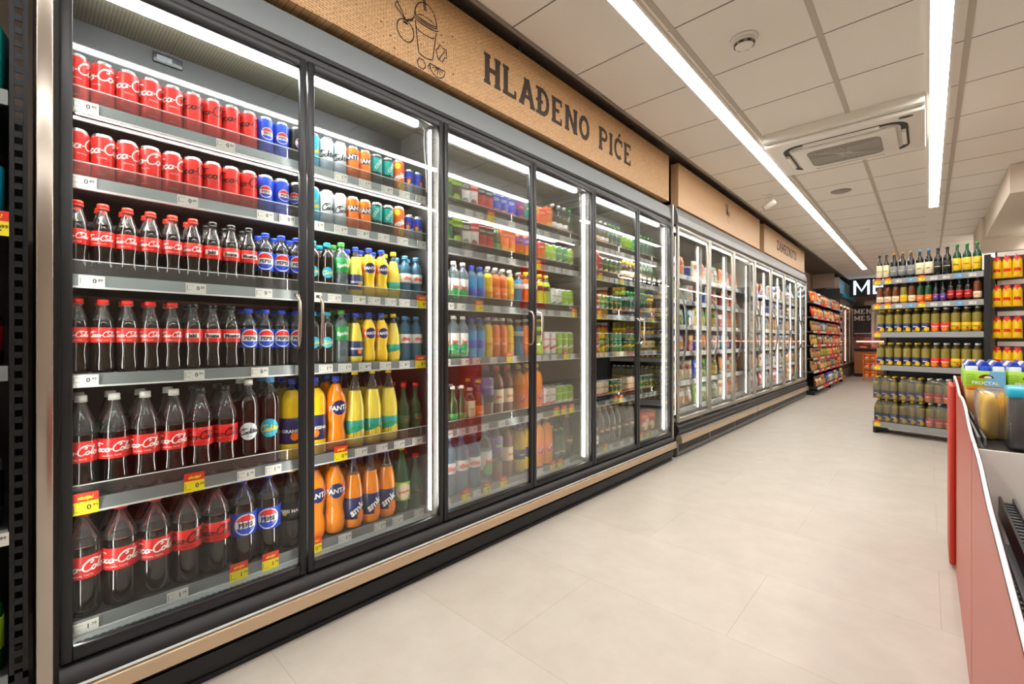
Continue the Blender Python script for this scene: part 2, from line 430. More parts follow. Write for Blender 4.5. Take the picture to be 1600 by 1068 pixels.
# slab-serif capitals built from bars: segments (x0,y0,x1,y1,width)
def slab(ch):
    t = .19; s = .10
    def ser(x, y): return [(x-.16, y, x+.16, y, s)]
    V = lambda x: [(x, 0, x, 1, t)] + ser(x, .04) + ser(x, .96)
    G = {'H': V(.2)+V(.7)+[(.2, .5, .7, .5, .14)], 'L': V(.2)+[(.2, .05, .72, .05, .12), (.7, .0, .7, .28, .1)],
      'A': [(.12, 0, .45, 1, t), (.78, 0, .45, 1, t), (.25, .34, .65, .34, .12), (-.02, .04, .28, .04, s), (.62, .04, .92, .04, s), (.26, .96, .5, .96, s)],
      'E': V(.2)+[(.2, .05, .7, .05, .12), (.2, .95, .7, .95, .12), (.2, .52, .55, .52, .12), (.68, 0, .68, .27, .09), (.68, .75, .68, 1, .09)],
      'N': V(.18)+V(.78)+[(.18, 1, .78, 0, .17)], 'I': V(.2), 'M': V(.16)+V(.92)+[(.16, 1, .54, .2, .16), (.92, 1, .54, .2, .16)],
      'P': V(.2)+['P'], 'R': V(.2)+['P', (.4, .48, .74, 0, .17), (.62, .04, .86, .04, s)],
      'D': [(.2, 0, .2, 1, t)]+ser(.14, .04)+ser(.14, .96)+['D'], 'O': ['O'],
      'C': ['C', (.74, .66, .74, .98, .1)], 'U': [(.18, .3, .18, 1, t), (.72, .3, .72, 1, t)]+ser(.18, .96)+ser(.72, .96)+['U'],
      'Z': [(.08, .94, .72, .94, .13), (.08, .06, .74, .06, .13), (.7, .95, .12, .05, .18), (.1, .7, .1, 1, .09), (.72, 0, .72, .3, .09)],
      'T': [(.4, 0, .4, 1, t), (.02, .94, .78, .94, .13), (.04, .7, .04, 1, .09), (.76, .7, .76, 1, .09), (.24, .04, .56, .04, s)],
      'B': V(.2)+['P', 'B2'], 'S': ['S'], ' ': []}
    W = {'I': .42, 'M': 1.1, 'N': .98, ' ': .4, 'T': .84, 'A': .92}
    base = {'Đ': 'D', 'Ć': 'C'}.get(ch, ch); g = list(G[base])
    if ch == 'Đ': g.append((-.02, .5, .42, .5, .1))
    if ch == 'Ć': g.append((.42, 1.08, .6, 1.26, .11))
    return W.get(base, .86), g
def slab_text(d, txt, h, m, x0, y0, sx=1., layer=1, gap=.06):
    """returns end x; baseline at y0"""
    x = x0
    def st(pts, wd, lay):
        d.stroke([(x+p[0]*h*sx, y0+p[1]*h) for p in pts], 1.25*wd*h*(sx+1)/2, m, lay)
    for ch in txt:
        wdt, g = slab(ch); n = 0
        for e in g:
            lay = layer+.12*n; n += 1
            if e == 'P': st([(.2, .95), (.5, .95)]+arc(.5, .72, .22, .22, 90, -90, 8)+[(.2, .5)], .13, lay)
            elif e == 'B2': st([(.2, .5), (.5, .5)]+arc(.5, .28, .24, .23, 90, -90, 8)+[(.2, .05)], .13, lay)
            elif e == 'D': st([(.2, .95), (.4, .95)]+arc(.4, .5, .32, .44, 90, -90, 10)+[(.2, .05)], .15, lay)
            elif e == 'O': st(arc(.42, .5, .31, .43, 0, 360, 18), .17, lay)
            elif e == 'C': st(arc(.44, .5, .33, .43, 50, 310, 14), .16, lay)
            elif e == 'U': st([(.18, .35)]+arc(.45, .34, .27, .28, 180, 360, 9)+[(.72, .35)], .17, lay)
            elif e == 'S': st(arc(.42, .73, .25, .21, 20, 270, 9)+arc(.42, .28, .27, .23, 90, -160, 9), .15, lay)
            else: st([(e[0], e[1]), (e[2], e[3])], e[4], lay)
        x += (wdt+gap)*h*sx
    return x

# ------------------------------------------------------------------ the setting
PITCH = .645; T0 = 2.557 - PITCH*9          # ceiling grid along the aisle
YB = 19.4                                    # back wall
CZ = 3.0
def sbox(name, a, b, m):
    return struct(MB().box(a, b, m).obj(name))
sbox('floor', (-1.2, -3.2, -.12), (6.2, YB+.2, 0), 'floor_tile')
sbox('ceiling', (.12, -3.2, CZ), (6.2, YB+.2, CZ+.1), 'ceiling_tile')
sbox('wall_left', (-1.2, -3.2, 0), (-1.0, YB+.2, CZ+.3), 'wall_taupe')
sbox('wall_right', (6.0, -3.2, 0), (6.2, YB+.2, CZ+.1), 'wall_cream')
sbox('wall_front', (-1.2, -3.4, 0), (6.2, -3.2, CZ+.1), 'wall_cream')
sbox('wall_back', (-1.2, YB, 0), (6.2, YB+.2, CZ+.1), 'wall_pink')
# recessed dark margin of the ceiling above the cases
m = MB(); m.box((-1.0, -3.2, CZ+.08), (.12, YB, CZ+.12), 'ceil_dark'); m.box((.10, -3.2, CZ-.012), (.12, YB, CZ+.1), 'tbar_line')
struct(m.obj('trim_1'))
# metal grid: wide bars along the aisle, thin joints across
m = MB()
for x in (.785, 1.41, 2.055, 2.70, 3.35, 4.0, 4.64, 5.3):
    m.box((x-.016, -3.2, CZ-.003), (x+.016, YB, CZ-.0005), 'tbar')
y = T0
while y < YB:
    for x0, x1 in ((.12, .63), (.76, 1.86), (1.98, 6.0)):
        m.box((x0, y-.0035, CZ-.0015), (x1, y+.0035, CZ-.0004), 'tline')
    y += PITCH
struct(m.obj('trim_2'))
# bulkheads on the right
m = MB(); m.box((2.5, 6.9, 2.70), (6.0, 9.6, CZ-.005), 'wall_cream'); m.box((2.46, 9.6, 2.66), (6.0, 11.2, CZ-.005), 'wall_cream')
struct(m.obj('trim_3'))
sbox('trim_4', (-1.0, 11.06, 2.25), (-.62, YB, CZ+.07), 'wall_pink')
sbox('trim_5', (-.6, 15.58, 2.66), (-.08, 15.66, CZ+.07), 'wall_pink')

def strip_light(x, y0, y1, label, z=CZ-.002):
    t = thing('strip_light', label, 'ceiling light', (x, (y0+y1)/2, z), 0, None)
    L = (y1-y0)/2
    MB().box((-.062, -L, -.028), (-.046, L, 0), 'plastic_white').box((.046, -L, -.028), (.062, L, 0), 'plastic_white').box((-.062, -L-.01, -.028), (.062, -L, 0), 'plastic_white').box((-.062, L, -.028), (.062, L+.01, 0), 'plastic_white').obj('housing', t)
    MB().box((-.046, -L, -.024), (.046, L, -.004), 'strip').obj('diffuser', t)
    return t
strip_light(.695, -3.0, 14.55, 'long white strip light on the ceiling nearest the glass fridges')
strip_light(1.935, -2.6, 8.3, 'shorter white strip light on the ceiling above the aisle middle')
strip_light(3.15, -3.0, 6.6, 'white strip light on the ceiling right of the aisle')
strip_light(3.15, 9.0, 18.5, 'white strip light on the ceiling far behind the oil rack', 2.6)

# ------------------------------------------------------------------ ceiling things
t = thing('air_conditioner', 'white square ceiling cassette air conditioner between the two strip lights', 'air conditioner', (1.335, 4.93, CZ-.001)); t.scale = (1, 1, 1.4)
m = MB(); m.box((-.53, -.49, -.05), (.53, .49, 0), 'plastic_white'); m.obj('housing', t)
m = MB(); m.bbox((-.535, -.43, -.075), (.53, .47, -.05), 'plastic_white', .01); m.obj('panel', t)
m = MB()      # dark outlet channel: rounded ring
o1 = arc(.30, .26, .13, .13, 0, 90, 6)+arc(-.30, .26, .13, .13, 90, 180, 6)+arc(-.30, -.20, .13, .13, 180, 270, 6)+arc(.30, -.20, .13, .13, 270, 360, 6)
i1 = arc(.30, .26, .085, .085, 0, 90, 6)+arc(-.30, .26, .085, .085, 90, 180, 6)+arc(-.30, -.20, .085, .085, 180, 270, 6)+arc(.30, -.20, .085, .085, 270, 360, 6)
n = len(o1); m.add([(p[0], p[1], -.0765) for p in o1]+[(p[0], p[1], -.0765) for p in i1]+[(p[0], p[1], -.072) for p in o1]+[(p[0], p[1], -.072) for p in i1],
    [(i, (i+1) % n, n+(i+1) % n, n+i) for i in range(n)]+[(i, (i+1) % n, 2*n+(i+1) % n, 2*n+i) for i in range(n)], 'vent_dark')
m.obj('air_outlet', t)
m = MB(); m.bbox((-.36, -.26, -.098), (.36, .32, -.075), 'plastic_white', .03, 3); m.obj('cover', t)
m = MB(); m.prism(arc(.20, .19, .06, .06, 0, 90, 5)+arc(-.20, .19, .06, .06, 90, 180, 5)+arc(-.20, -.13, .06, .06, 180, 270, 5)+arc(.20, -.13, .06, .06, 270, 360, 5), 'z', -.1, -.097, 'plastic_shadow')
g = Decal()
for k in range(-4, 5):
    for sx, sy in ((1, 1), (-1, -1), (1, -1), (-1, 1)):
        pass
for k in range(7):
    u = k*.036
    g.stroke([(-.24+u, -.12), (-.02+u*.35, .03+u*.2)], .004, 'plastic_white'); g.stroke([(.24-u, .19), (.02-u*.35, .03-u*.1)], .004, 'plastic_white')
    g.stroke([(-.25, .19-u*.8), (-.01, .14-u*.45)], .004, 'plastic_white'); g.stroke([(.25, -.12+u*.8), (.02, -.08+u*.45)], .004, 'plastic_white')
g.flat(m, lambda u, v, o: (u, v, -.1-o*.8)); m.obj('intake_grille', t)
for s in (-1, 1):
    MB().box((s*.405-.018, -.13, -.095), (s*.405+.010, .19, -.078), 'plastic_white', Matrix.Rotation(0, 4, 'Y')).obj('louvre', t)
MB().box((-.26, -.325, -.092), (.26, -.300, -.078), 'plastic_white').obj('louvre', t)
MB().box((-.26, .36, -.092), (.26, .385, -.078), 'plastic_white').obj('louvre', t)
m = MB(); d = Decal(); d.disc(0, 0, .045, .022, 'vent_dark'); d.flat(m, lambda u, v, o: (.42+u, -.37+v, -.076-o)); m.obj('maker_badge', t)

t = thing('smoke_detector', 'round white smoke detector on the ceiling near the top of view', 'smoke detector', (1.07, 2.93, CZ))
MB().lathe([(.05, -.012), (.075, -.01), (.078, 0)], 28, 'plastic_white').obj('base', t)
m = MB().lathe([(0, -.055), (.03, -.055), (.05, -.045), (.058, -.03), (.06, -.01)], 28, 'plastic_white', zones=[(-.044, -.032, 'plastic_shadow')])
for k in range(8):
    a = 2*PI*k/8; m.box((-.011, .049, -.043), (.011, .056, -.033), 'vent_dark', Matrix.Rotation(a, 4, 'Z'))
m.obj('sensor_head', t)
m = MB().lathe([(0, -.012), (.085, -.012), (.1, -.006), (.105, 0)], 28, 'tbar_line')
tag(m.obj('ceiling_speaker', None, (1.10, 6.75, CZ)), 'flat round grey speaker grille on the ceiling beyond the air conditioner', 'speaker')
m = MB().lathe([(0, -.03), (.04, -.03), (.055, -.012), (.06, 0)], 20, 'plastic_white')
tag(m.obj('smoke_detector', None, (1.12, 9.4, CZ)), 'small distant smoke detector on the ceiling beyond the round speaker', 'smoke detector')
t = thing('spotlight', 'small white adjustable spotlight hanging from the ceiling above the freezers', 'spotlight', (.40, 6.3, CZ))
MB().box((-.05, -.03, -.015), (.05, .03, 0), 'plastic_white').obj('mounting_plate', t)
MB().tube([(0, 0, -.015), (0, 0, -.09)], .008, 'plastic_white').obj('arm', t)
M = Matrix.Translation((.02, .03, -.12)) @ Matrix.Rotation(R(60), 4, (0, 1, 0))
m = MB().lathe([(.036, -.07), (.038, .06), (.02, .075), (0, .076)], 18, 'plastic_white'); m.v = [tuple(M @ Vector(v)) for v in m.v]; m.obj('lamp_head', t)
m = MB().lathe([(0, -.068), (.033, -.068), (.034, -.075)], 18, 'case_black'); m.v = [tuple(M @ Vector(v)) for v in m.v]; m.obj('lamp_rim', t)

# ------------------------------------------------------------------ price tags
def price_tag_mesh(style, price):
    """0.062 wide, facing +x, origin at its centre bottom"""
    m = MB(); W = .031
    d = Decal(); a, b = price
    if style == 'white':
        m.box((0, -W, 0), (.003, W, .036), 'tag_white')
        d.text(a, .015, 'ink', .006, .020, bold=.02); d.text(b, .009, 'ink', .020, .023, bold=.01)
        d.rect(-.028, .008, -.0265, .03, 'ink'); d.rect(-.024, .027, -.006, .0285, 'pl_grey'); d.rect(-.024, .012, -.012, .0135, 'pl_grey')
    elif style == 'blue':
        m.box((0, -W, 0), (.003, W, .036), 'tag_bluepaper'); d.text(a+b, .012, 'tag_white', .006, .020, bold=.02)
    else:
        m.box((0, -W, -.004), (.003, W, .036), 'tag_yellow'); m.box((0, -W, .036), (.003, W, .064), 'tag_red')
        d.text('akcija!', .011, 'tag_yellow', 0, .050, shear=.2, bold=.03)
        d.text(a, .017, 'ink', .008, .018, bold=.02); d.text(b, .010, 'ink', .023, .0215, bold=.01)
        d.rect(-.028, .004, -.0265, .028, 'ink'); d.rect(-.024, .006, -.01, .0075, 'ink')
    d.flat(m, lambda u, v, o: (.003+o, u, v))
    return m.mesh('price_tag')
TAGS = {}
def add_tag(parent, y, z, x, style='white', price=('0', '99'), name='price_tag'):
    k = (style, price)
    if k not in TAGS: TAGS[k] = price_tag_mesh(style, price)
    o = bpy.data.objects.new(name, TAGS[k]); COL.objects.link(o); o.parent = parent; o.location = (x, y, z)
    return o

# ------------------------------------------------------------------ glass fridges
YD = [.066, .781, 1.487, 2.216, 2.931, 3.637, 4.344]     # door edges along the aisle
SH = [1.955, 1.715, 1.40, 1.083, .680, .298]             # shelf decks (top first)
def shelf(parent, y0, y1, z, xb=-.72, xf=-.10, lit=False, guard=False, name='shelf', hr=.04, rail='rail_grey'):
    m = MB(); L = y1-y0
    m.box((xb, y0, z-.022), (xf-.006, y1, z-.002), 'shelf_dark')
    m.prism([(xf-.006, z-.034), (xf+.004, z-.034), (xf+.006, z-.030), (xf-.001, z+hr-.034), (xf-.006, z+hr-.034)], 'y', y0, y1, rail)
    m.box((xf-.004, y0, z-.038), (xf+.008, y1, z-.032), 'rail_light')
    if lit: m.box((xf-.035, y0+.03, z-.030), (xf-.015, y1-.03, z-.0222), 'tube_v')
    o = m.obj(name, parent)
    if guard:
        g = MB().box((xf-.011, y0+.004, z-.002), (xf-.008, y1-.004, z+.05), 'acrylic'); g.box((xf-.012, y0+.004, z+.05), (xf-.007, y1-.004, z+.053), 'rail_light')
        g.obj('front_guard', o)
    return o
def fridge_case(idx, y0, ym, y1, label, tags):
    t = thing('display_fridge', label, 'fridge', (0, (y0+y1)/2, 0)); cy = (y0+y1)/2
    def O(m, name, p=t):
        m.v = [(v[0], v[1]-cy, v[2]) for v in m.v]; return m.obj(name, p)
    a, b = y0, y1
    m = MB()
    m.box((-.90, a, .06), (-.80, b, 2.50), 'case_inner'); m.box((-.80, a, 2.37), (-.02, b, 2.50), 'case_inner')
    m.box((-.80, a, .06), (-.02, b, .235), 'case_black')
    m.box((-.80, a, .235), (-.02, a+.012, 2.37), 'case_inner'); m.box((-.80, b-.012, .235), (-.02, b, 2.37), 'case_inner')
    O(m, 'cabinet')
    O(MB().box((-.80, a+.012, .235), (-.775, b-.012, 1.93), 'maroon_panel'), 'back_panel')
    O(MB().box((-.775, a+.012, 2.345), (-.10, b-.012, 2.368), 'perforated').box((-.80, a+.012, 1.93), (-.77, b-.012, 2.345), 'dark_metal').box((-.77, a+.012, 2.165), (-.36, b-.012, 2.345), 'duct_black'), 'air_duct')
    if idx == 0: O(MB().bbox((-.36, .34, 2.292), (-.352, .435, 2.332), 'dark_frame', .002, 1).box((-.352, .352, 2.302), (-.3505, .40, 2.322), 'steel_grey'), 'temperature_display')
    # outer frame, fascia, bumper
    m = MB()
    O(MB().box((-.05, a, 2.325), (0.0, b, 2.37), 'dark_frame'), 'top_frame'); m.box((-.05, a, .19), (.0, b, .262), 'dark_frame')
    m.prism([(-.02, .095), (.028, .10), (.05, .13), (.05, .18), (.034, .215), (.004, .243), (-.02, .243)], 'y', a, b, 'case_black', True)
    O(m, 'bottom_frame')
    m = MB(); m.prism([(-.3, 2.372), (.006, 2.372), (.016, 2.385), (.004, 2.50), (-.02, 2.515), (-.3, 2.515)], 'y', a, b, 'fascia_grey'); O(m, 'fascia')
    m = MB(); m.prism([(.05, .128), (.066, .131), (.066, .177), (.05, .186)], 'y', a, b, 'champagne'); m.box((.05, a, .186), (.062, b, .189), 'rail_light'); O(m, 'bumper_rail')
    m = MB(); m.box((-.03, a, .045), (.035, b, .10), 'dark_metal'); m.box((-.10, a, 0), (.015, b, .045), 'case_black')
    m.box((.015, a, .0), (.022, b, .018), 'dark_metal'); O(m, 'kick_plate')
    # bottom air grille
    m = MB(); m.prism([(-.088, .235), (-.03, .235), (-.03, .246), (-.082, .262), (-.088, .262)], 'y', a+.01, b-.01, 'rail_grey')
    k = a+.04
    while k < b-.04:
        m.box((-.062, k, .2545), (-.047, k+.012, .2590), 'case_black'); k += .019
    O(m, 'air_grille')
    # tubes
    O(MB().tube([(-.085, a+.05, 2.322), (-.085, b-.10, 2.322)], .0165, 'tube', 10).box((-.115, a+.02, 2.336), (-.055, b-.02, 2.350), 'rail_light'), 'light_tube')
    O(MB().tube([(-.085, b-.10, 2.322), (-.085, b-.075, 2.322)], .014, 'rail_light', 10), 'tube_socket')
    O(MB().box((-.052, b-.040, .30), (-.042, b-.034, 2.30), 'tube_v').box((-.065, b-.05, .29), (-.052, b-.025, 2.31), 'case_inner'), 'light_tube')
    for yy, xx in ((a+.022, -.04), (ym+ym/1.88*.026, -.016)):
        O(MB().box((xx-.012, yy-.006, .30), (xx, yy+.006, 2.30), 'tube_v').box((xx-.02, yy-.008, .29), (xx-.012, yy+.008, 2.31), 'rail_light'), 'light_tube')
    c = [(-.08, b-.07, 2.32), (-.072, b-.055, 2.30), (-.07, b-.06, 2.24), (-.068, b-.056, 2.16), (-.062, b-.052, 2.06), (-.06, b-.052, 1.97)]
    O(MB().tube(c, .004, 'rail_light', 6).tube([(p[0], p[1]+.012, p[2]) for p in c], .003, 'rail_light', 6), 'cable')
    # doors
    for j, (d0, d1) in enumerate(((y0, ym), (ym, y1))):
        e0, e1 = d0+.003, d1-.003; fw = .026
        m = MB()
        for p, q in (((0, e0, .245), (.022, e0+fw, 2.335)), ((0, e1-fw, .245), (.022, e1, 2.335)), ((0, e0+fw, .245), (.022, e1-fw, .285)), ((0, e0+fw, 2.297), (.022, e1-fw, 2.335))):
            m.bbox(p, q, 'dark_frame', .002, 1)
        dr = O(m, 'door')
        O(MB().box((.006, e0+fw-.004, .28), (.012, e1-fw+.004, 2.30), 'pane'), 'glass_pane', dr)
        hy = d1-.045 if j == 0 else d0+.045
        pts = [(.018, hy, 1.375), (.042, hy, 1.372), (.056, hy, 1.345), (.060, hy, 1.27), (.056, hy, 1.19), (.042, hy, 1.166), (.018, hy, 1.163)]
        O(MB().tube(pts, .007, 'steel', 10), 'handle', dr)
    # shelves with their tags
    for k, z in enumerate(SH):
        m = None
        s = shelf(t, a+.014, b-.014, z, lit=(k in (0, 1)), guard=(k in (0, 1, 2, 4)))
        for v in s.data.vertices: v.co.y -= cy
        for ch in s.children:
            for v in ch.data.vertices: v.co.y -= cy
        for (yy, st, pr) in tags.get(k, []):
            add_tag(s, yy-cy, z-.034, -.0935, st, pr)
    return t
W, Y_ = 'white', 'yellow'
P = lambda *a: a
tg1 = {0: [(.13, W, ('0', '89')), (.52, W, ('0', '89')), (.98, W, ('1', '09')), (1.1, W, ('1', '09')), (1.22, W, ('0', '99')), (1.32, W, ('1', '99')), (1.42, W, ('2', '19'))],
 1: [(.125, W, ('0', '89')), (.40, W, ('0', '89')), (.66, W, ('0', '79')), (.745, W, ('0', '79')), (.87, W, ('1', '09')), (.98, W, ('1', '09')), (1.09, W, ('0', '99')), (1.2, W, ('1', '19')), (1.31, W, ('1', '99')), (1.43, W, ('2', '19'))],
 2: [(.145, W, ('0', '89')), (.425, W, ('0', '89')), (.655, W, ('0', '79')), (.86, W, ('1', '25')), (.95, W, ('1', '25')), (1.07, W, ('0', '95')), (1.15, W, ('1', '05')), (1.24, W, ('1', '09')), (1.32, W, ('1', '15')), (1.43, Y_, ('0', '89'))],
 3: [(.13, W, ('0', '99')), (.42, W, ('0', '99')), (.64, W, ('0', '89')), (.81, W, ('1', '25')), (.91, W, ('1', '05')), (1.0, W, ('1', '05')), (1.1, W, ('0', '95')), (1.21, W, ('1', '25')), (1.32, W, ('0', '75')), (1.42, Y_, ('0', '89'))],
 4: [(.13, Y_, ('0', '99')), (.42, Y_, ('0', '99')), (.59, W, ('1', '79')), (.69, W, ('1', '79')), (.98, Y_, ('0', '99')), (1.08, W, ('1', '49')), (1.19, W, ('1', '45')), (1.29, W, ('1', '49')), (1.40, W, ('0', '89'))],
 5: [(.13, W, ('1', '79')), (.37, W, ('1', '79')), (.565, Y_, ('1', '79')), (.68, Y_, ('1', '79')), (.86, Y_, ('0', '99')), (1.0, W, ('1', '79')), (1.18, W, ('1', '49')), (1.28, W, ('1', '49')), (1.41, W, ('1', '09'))]}
def rtags(y0, y1, sty, seed):
    rs = random.Random(seed); d = {}
    for k in range(6):
        L = []; y = y0+.08+rs.random()*.05
        while y < y1-.06:
            if abs(y-(y0+y1)/2) > .05: L.append((y, Y_ if rs.random() < sty else W, (rs.choice('0112'), rs.choice(['49', '79', '89', '99', '29']))))
            y += .085+rs.choice([0, .01, .06, .1])
        d[k] = L
    return d
fridge_case(0, YD[0], YD[1], YD[2], 'black-framed glass-door drinks fridge nearest the camera, filled with cola', tg1)
fridge_case(1, YD[2], YD[3], YD[4], 'middle black-framed glass-door drinks fridge with water and juice', rtags(YD[2], YD[4], .25, 3))
fridge_case(2, YD[4], YD[5], YD[6], 'black-framed drinks fridge with red and green cans, beside the freezers', rtags(YD[4], YD[6], .12, 9))
# steel end strip left of the first fridge and slim grey trim at the far end
t = thing('end_panel', 'tall brushed steel end panel left of the first drinks fridge', 'panel', (0, .037, 0))
MB().bbox((.0, -.017, 0), (.052, .017, 2.52), 'steel', .003, 2).obj('steel_strip', t)
MB().box((-.9, -.017, .0), (0, .012, 2.5), 'case_black').box((-.0, .017, .0), (.012, .029, 2.5), 'case_black').obj('side_panel', t)
tag(MB().box((-.3, 4.346, .1), (.024, 4.376, 2.53), 'alu_frame').obj('end_panel'), 'slim pale metal end strip between drinks fridges and freezers', 'panel')

# ------------------------------------------------------------------ freezers
def freezer_case(edges, label, seed, n):
    y0, y1 = edges[0], edges[-1]; cy = (y0+y1)/2
    t = thing('upright_freezer', label, 'freezer', (0, cy, 0))
    def O(m, name, p=t):
        m.v = [(v[0], v[1]-cy, v[2]) for v in m.v]; return m.obj(name, p)
    a, b = y0, y1
    m = MB(); m.box((-.90, a, .06), (-.80, b, 2.5), 'case_pale'); m.box((-.8, a, 2.36), (-.03, b, 2.5), 'case_pale'); m.box((-.8, a, .1), (-.03, b, .335), 'case_pale')
    m.box((-.8, a, .335), (-.03, a+.012, 2.36), 'case_pale'); m.box((-.8, b-.012, .335), (-.03, b, 2.36), 'case_pale'); O(m, 'cabinet')
    m = MB(); m.prism([(-.3, 2.36), (.012, 2.36), (.03, 2.38), (.026, 2.45), (-.0, 2.535), (-.02, 2.54), (-.3, 2.54)], 'y', a, b, 'fascia_light', False); O(m, 'fascia')
    m = MB(); m.prism([(-.04, .225), (.012, .225), (.034, .24), (.04, .27), (.03, .31), (.0, .335), (-.04, .335)], 'y', a, b, 'dark_frame', True)
    m.box((-.05, a, .335), (0, b, .352), 'case_black'); O(m, 'bottom_frame'); O(MB().box((-.04, a, 2.34), (.01, b, 2.36), 'case_black'), 'top_frame')
    m = MB(); m.box((.0, a+.02, .145), (.062, b, .205), 'champagne'); m.box((.0, a+.02, .205), (.055, b, .225), 'alu_frame'); O(m, 'bumper_rail')
    m = MB(); m.box((-.03, a, .02), (.02, b, .15), 'steel_grey')
    L = b-a; k = a+.05
    while k < b-.3:
        m.box((.018, k, .055), (.0225, min(k+.85, b-.03), .125), 'case_black')
        for q in range(4): m.box((.022, k, .062+q*.017), (.026, min(k+.85, b-.03), .068+q*.017), 'dark_metal')
        k += .92
    m.box((-.06, a, 0), (.0, b, .02), 'case_black'); O(m, 'kick_plate')
    O(MB().box((-.09, a+.05, 2.33), (-.06, b-.05, 2.345), 'tube_f'), 'light_tube')
    for j in range(len(edges)-1):
        d0, d1 = edges[j]+.004, edges[j+1]-.004; fw = .035
        m = MB()
        for p, q in (((0, d0, .352), (.03, d0+fw, 2.34)), ((0, d1-fw, .352), (.03, d1, 2.34)), ((0, d0+fw, .352), (.03, d1-fw, .395)), ((0, d0+fw, 2.30), (.03, d1-fw, 2.34))):
            m.bbox(p, q, 'alu_frame', .003, 1)
        dr = O(m, 'door')
        O(MB().box((.010, d0+fw-.004, .39), (.018, d1-fw+.004, 2.305), 'pane_cold'), 'glass_pane', dr)
        hy = d0+.05
        pts = [(.028, hy, 1.66), (.055, hy, 1.62), (.085, hy, 1.50), (.095, hy, 1.30), (.09, hy, 1.12), (.06, hy, .98), (.028, hy, .92)]
        O(MB().tube(pts, .011, 'fascia_light', 8), 'handle', dr)
        yy = d0+d0/1.88*.03
        O(MB().box((-.028, yy-.006, .42), (-.016, yy+.006, 2.25), 'tube_f'), 'light_tube')  # added lamp, hidden behind the door frame, to brighten the frozen goods
        O(MB().box((-.056, d1-.156, .42), (-.048, d1-.151, 2.25), 'tube_f').box((-.07, d1-.165, .40), (-.058, d1-.01, 2.28), 'plate_dark'), 'light_tube')
    for z in FZ:
        s = shelf(t, a+.02, b-.02, z, xf=-.12, rail='rail_light', hr=.05)
        for v in s.data.vertices: v.co.y -= cy
        rs = random.Random(int(z*100)+seed)
        y = a+.1
        while y < b-.1:
            if rs.random() < .6: add_tag(s, y-cy, z-.034, -.1135, 'blue' if rs.random() < .25 else 'white', (rs.choice('1234'), rs.choice(['49', '99', '79'])))
            y += .17
    return t
FD = [4.467, 5.379, 6.272, 7.24, 8.185, 9.087, 10.079, 11.026]
FZ = [1.90, 1.62, 1.34, 1.045, .72, .42]
freezer_case(FD[:4], 'three-door grey upright freezer next to the drinks fridges', 1, 3)
freezer_case(FD[3:], 'four-door grey upright freezer beside the snack shelves', 2, 4)

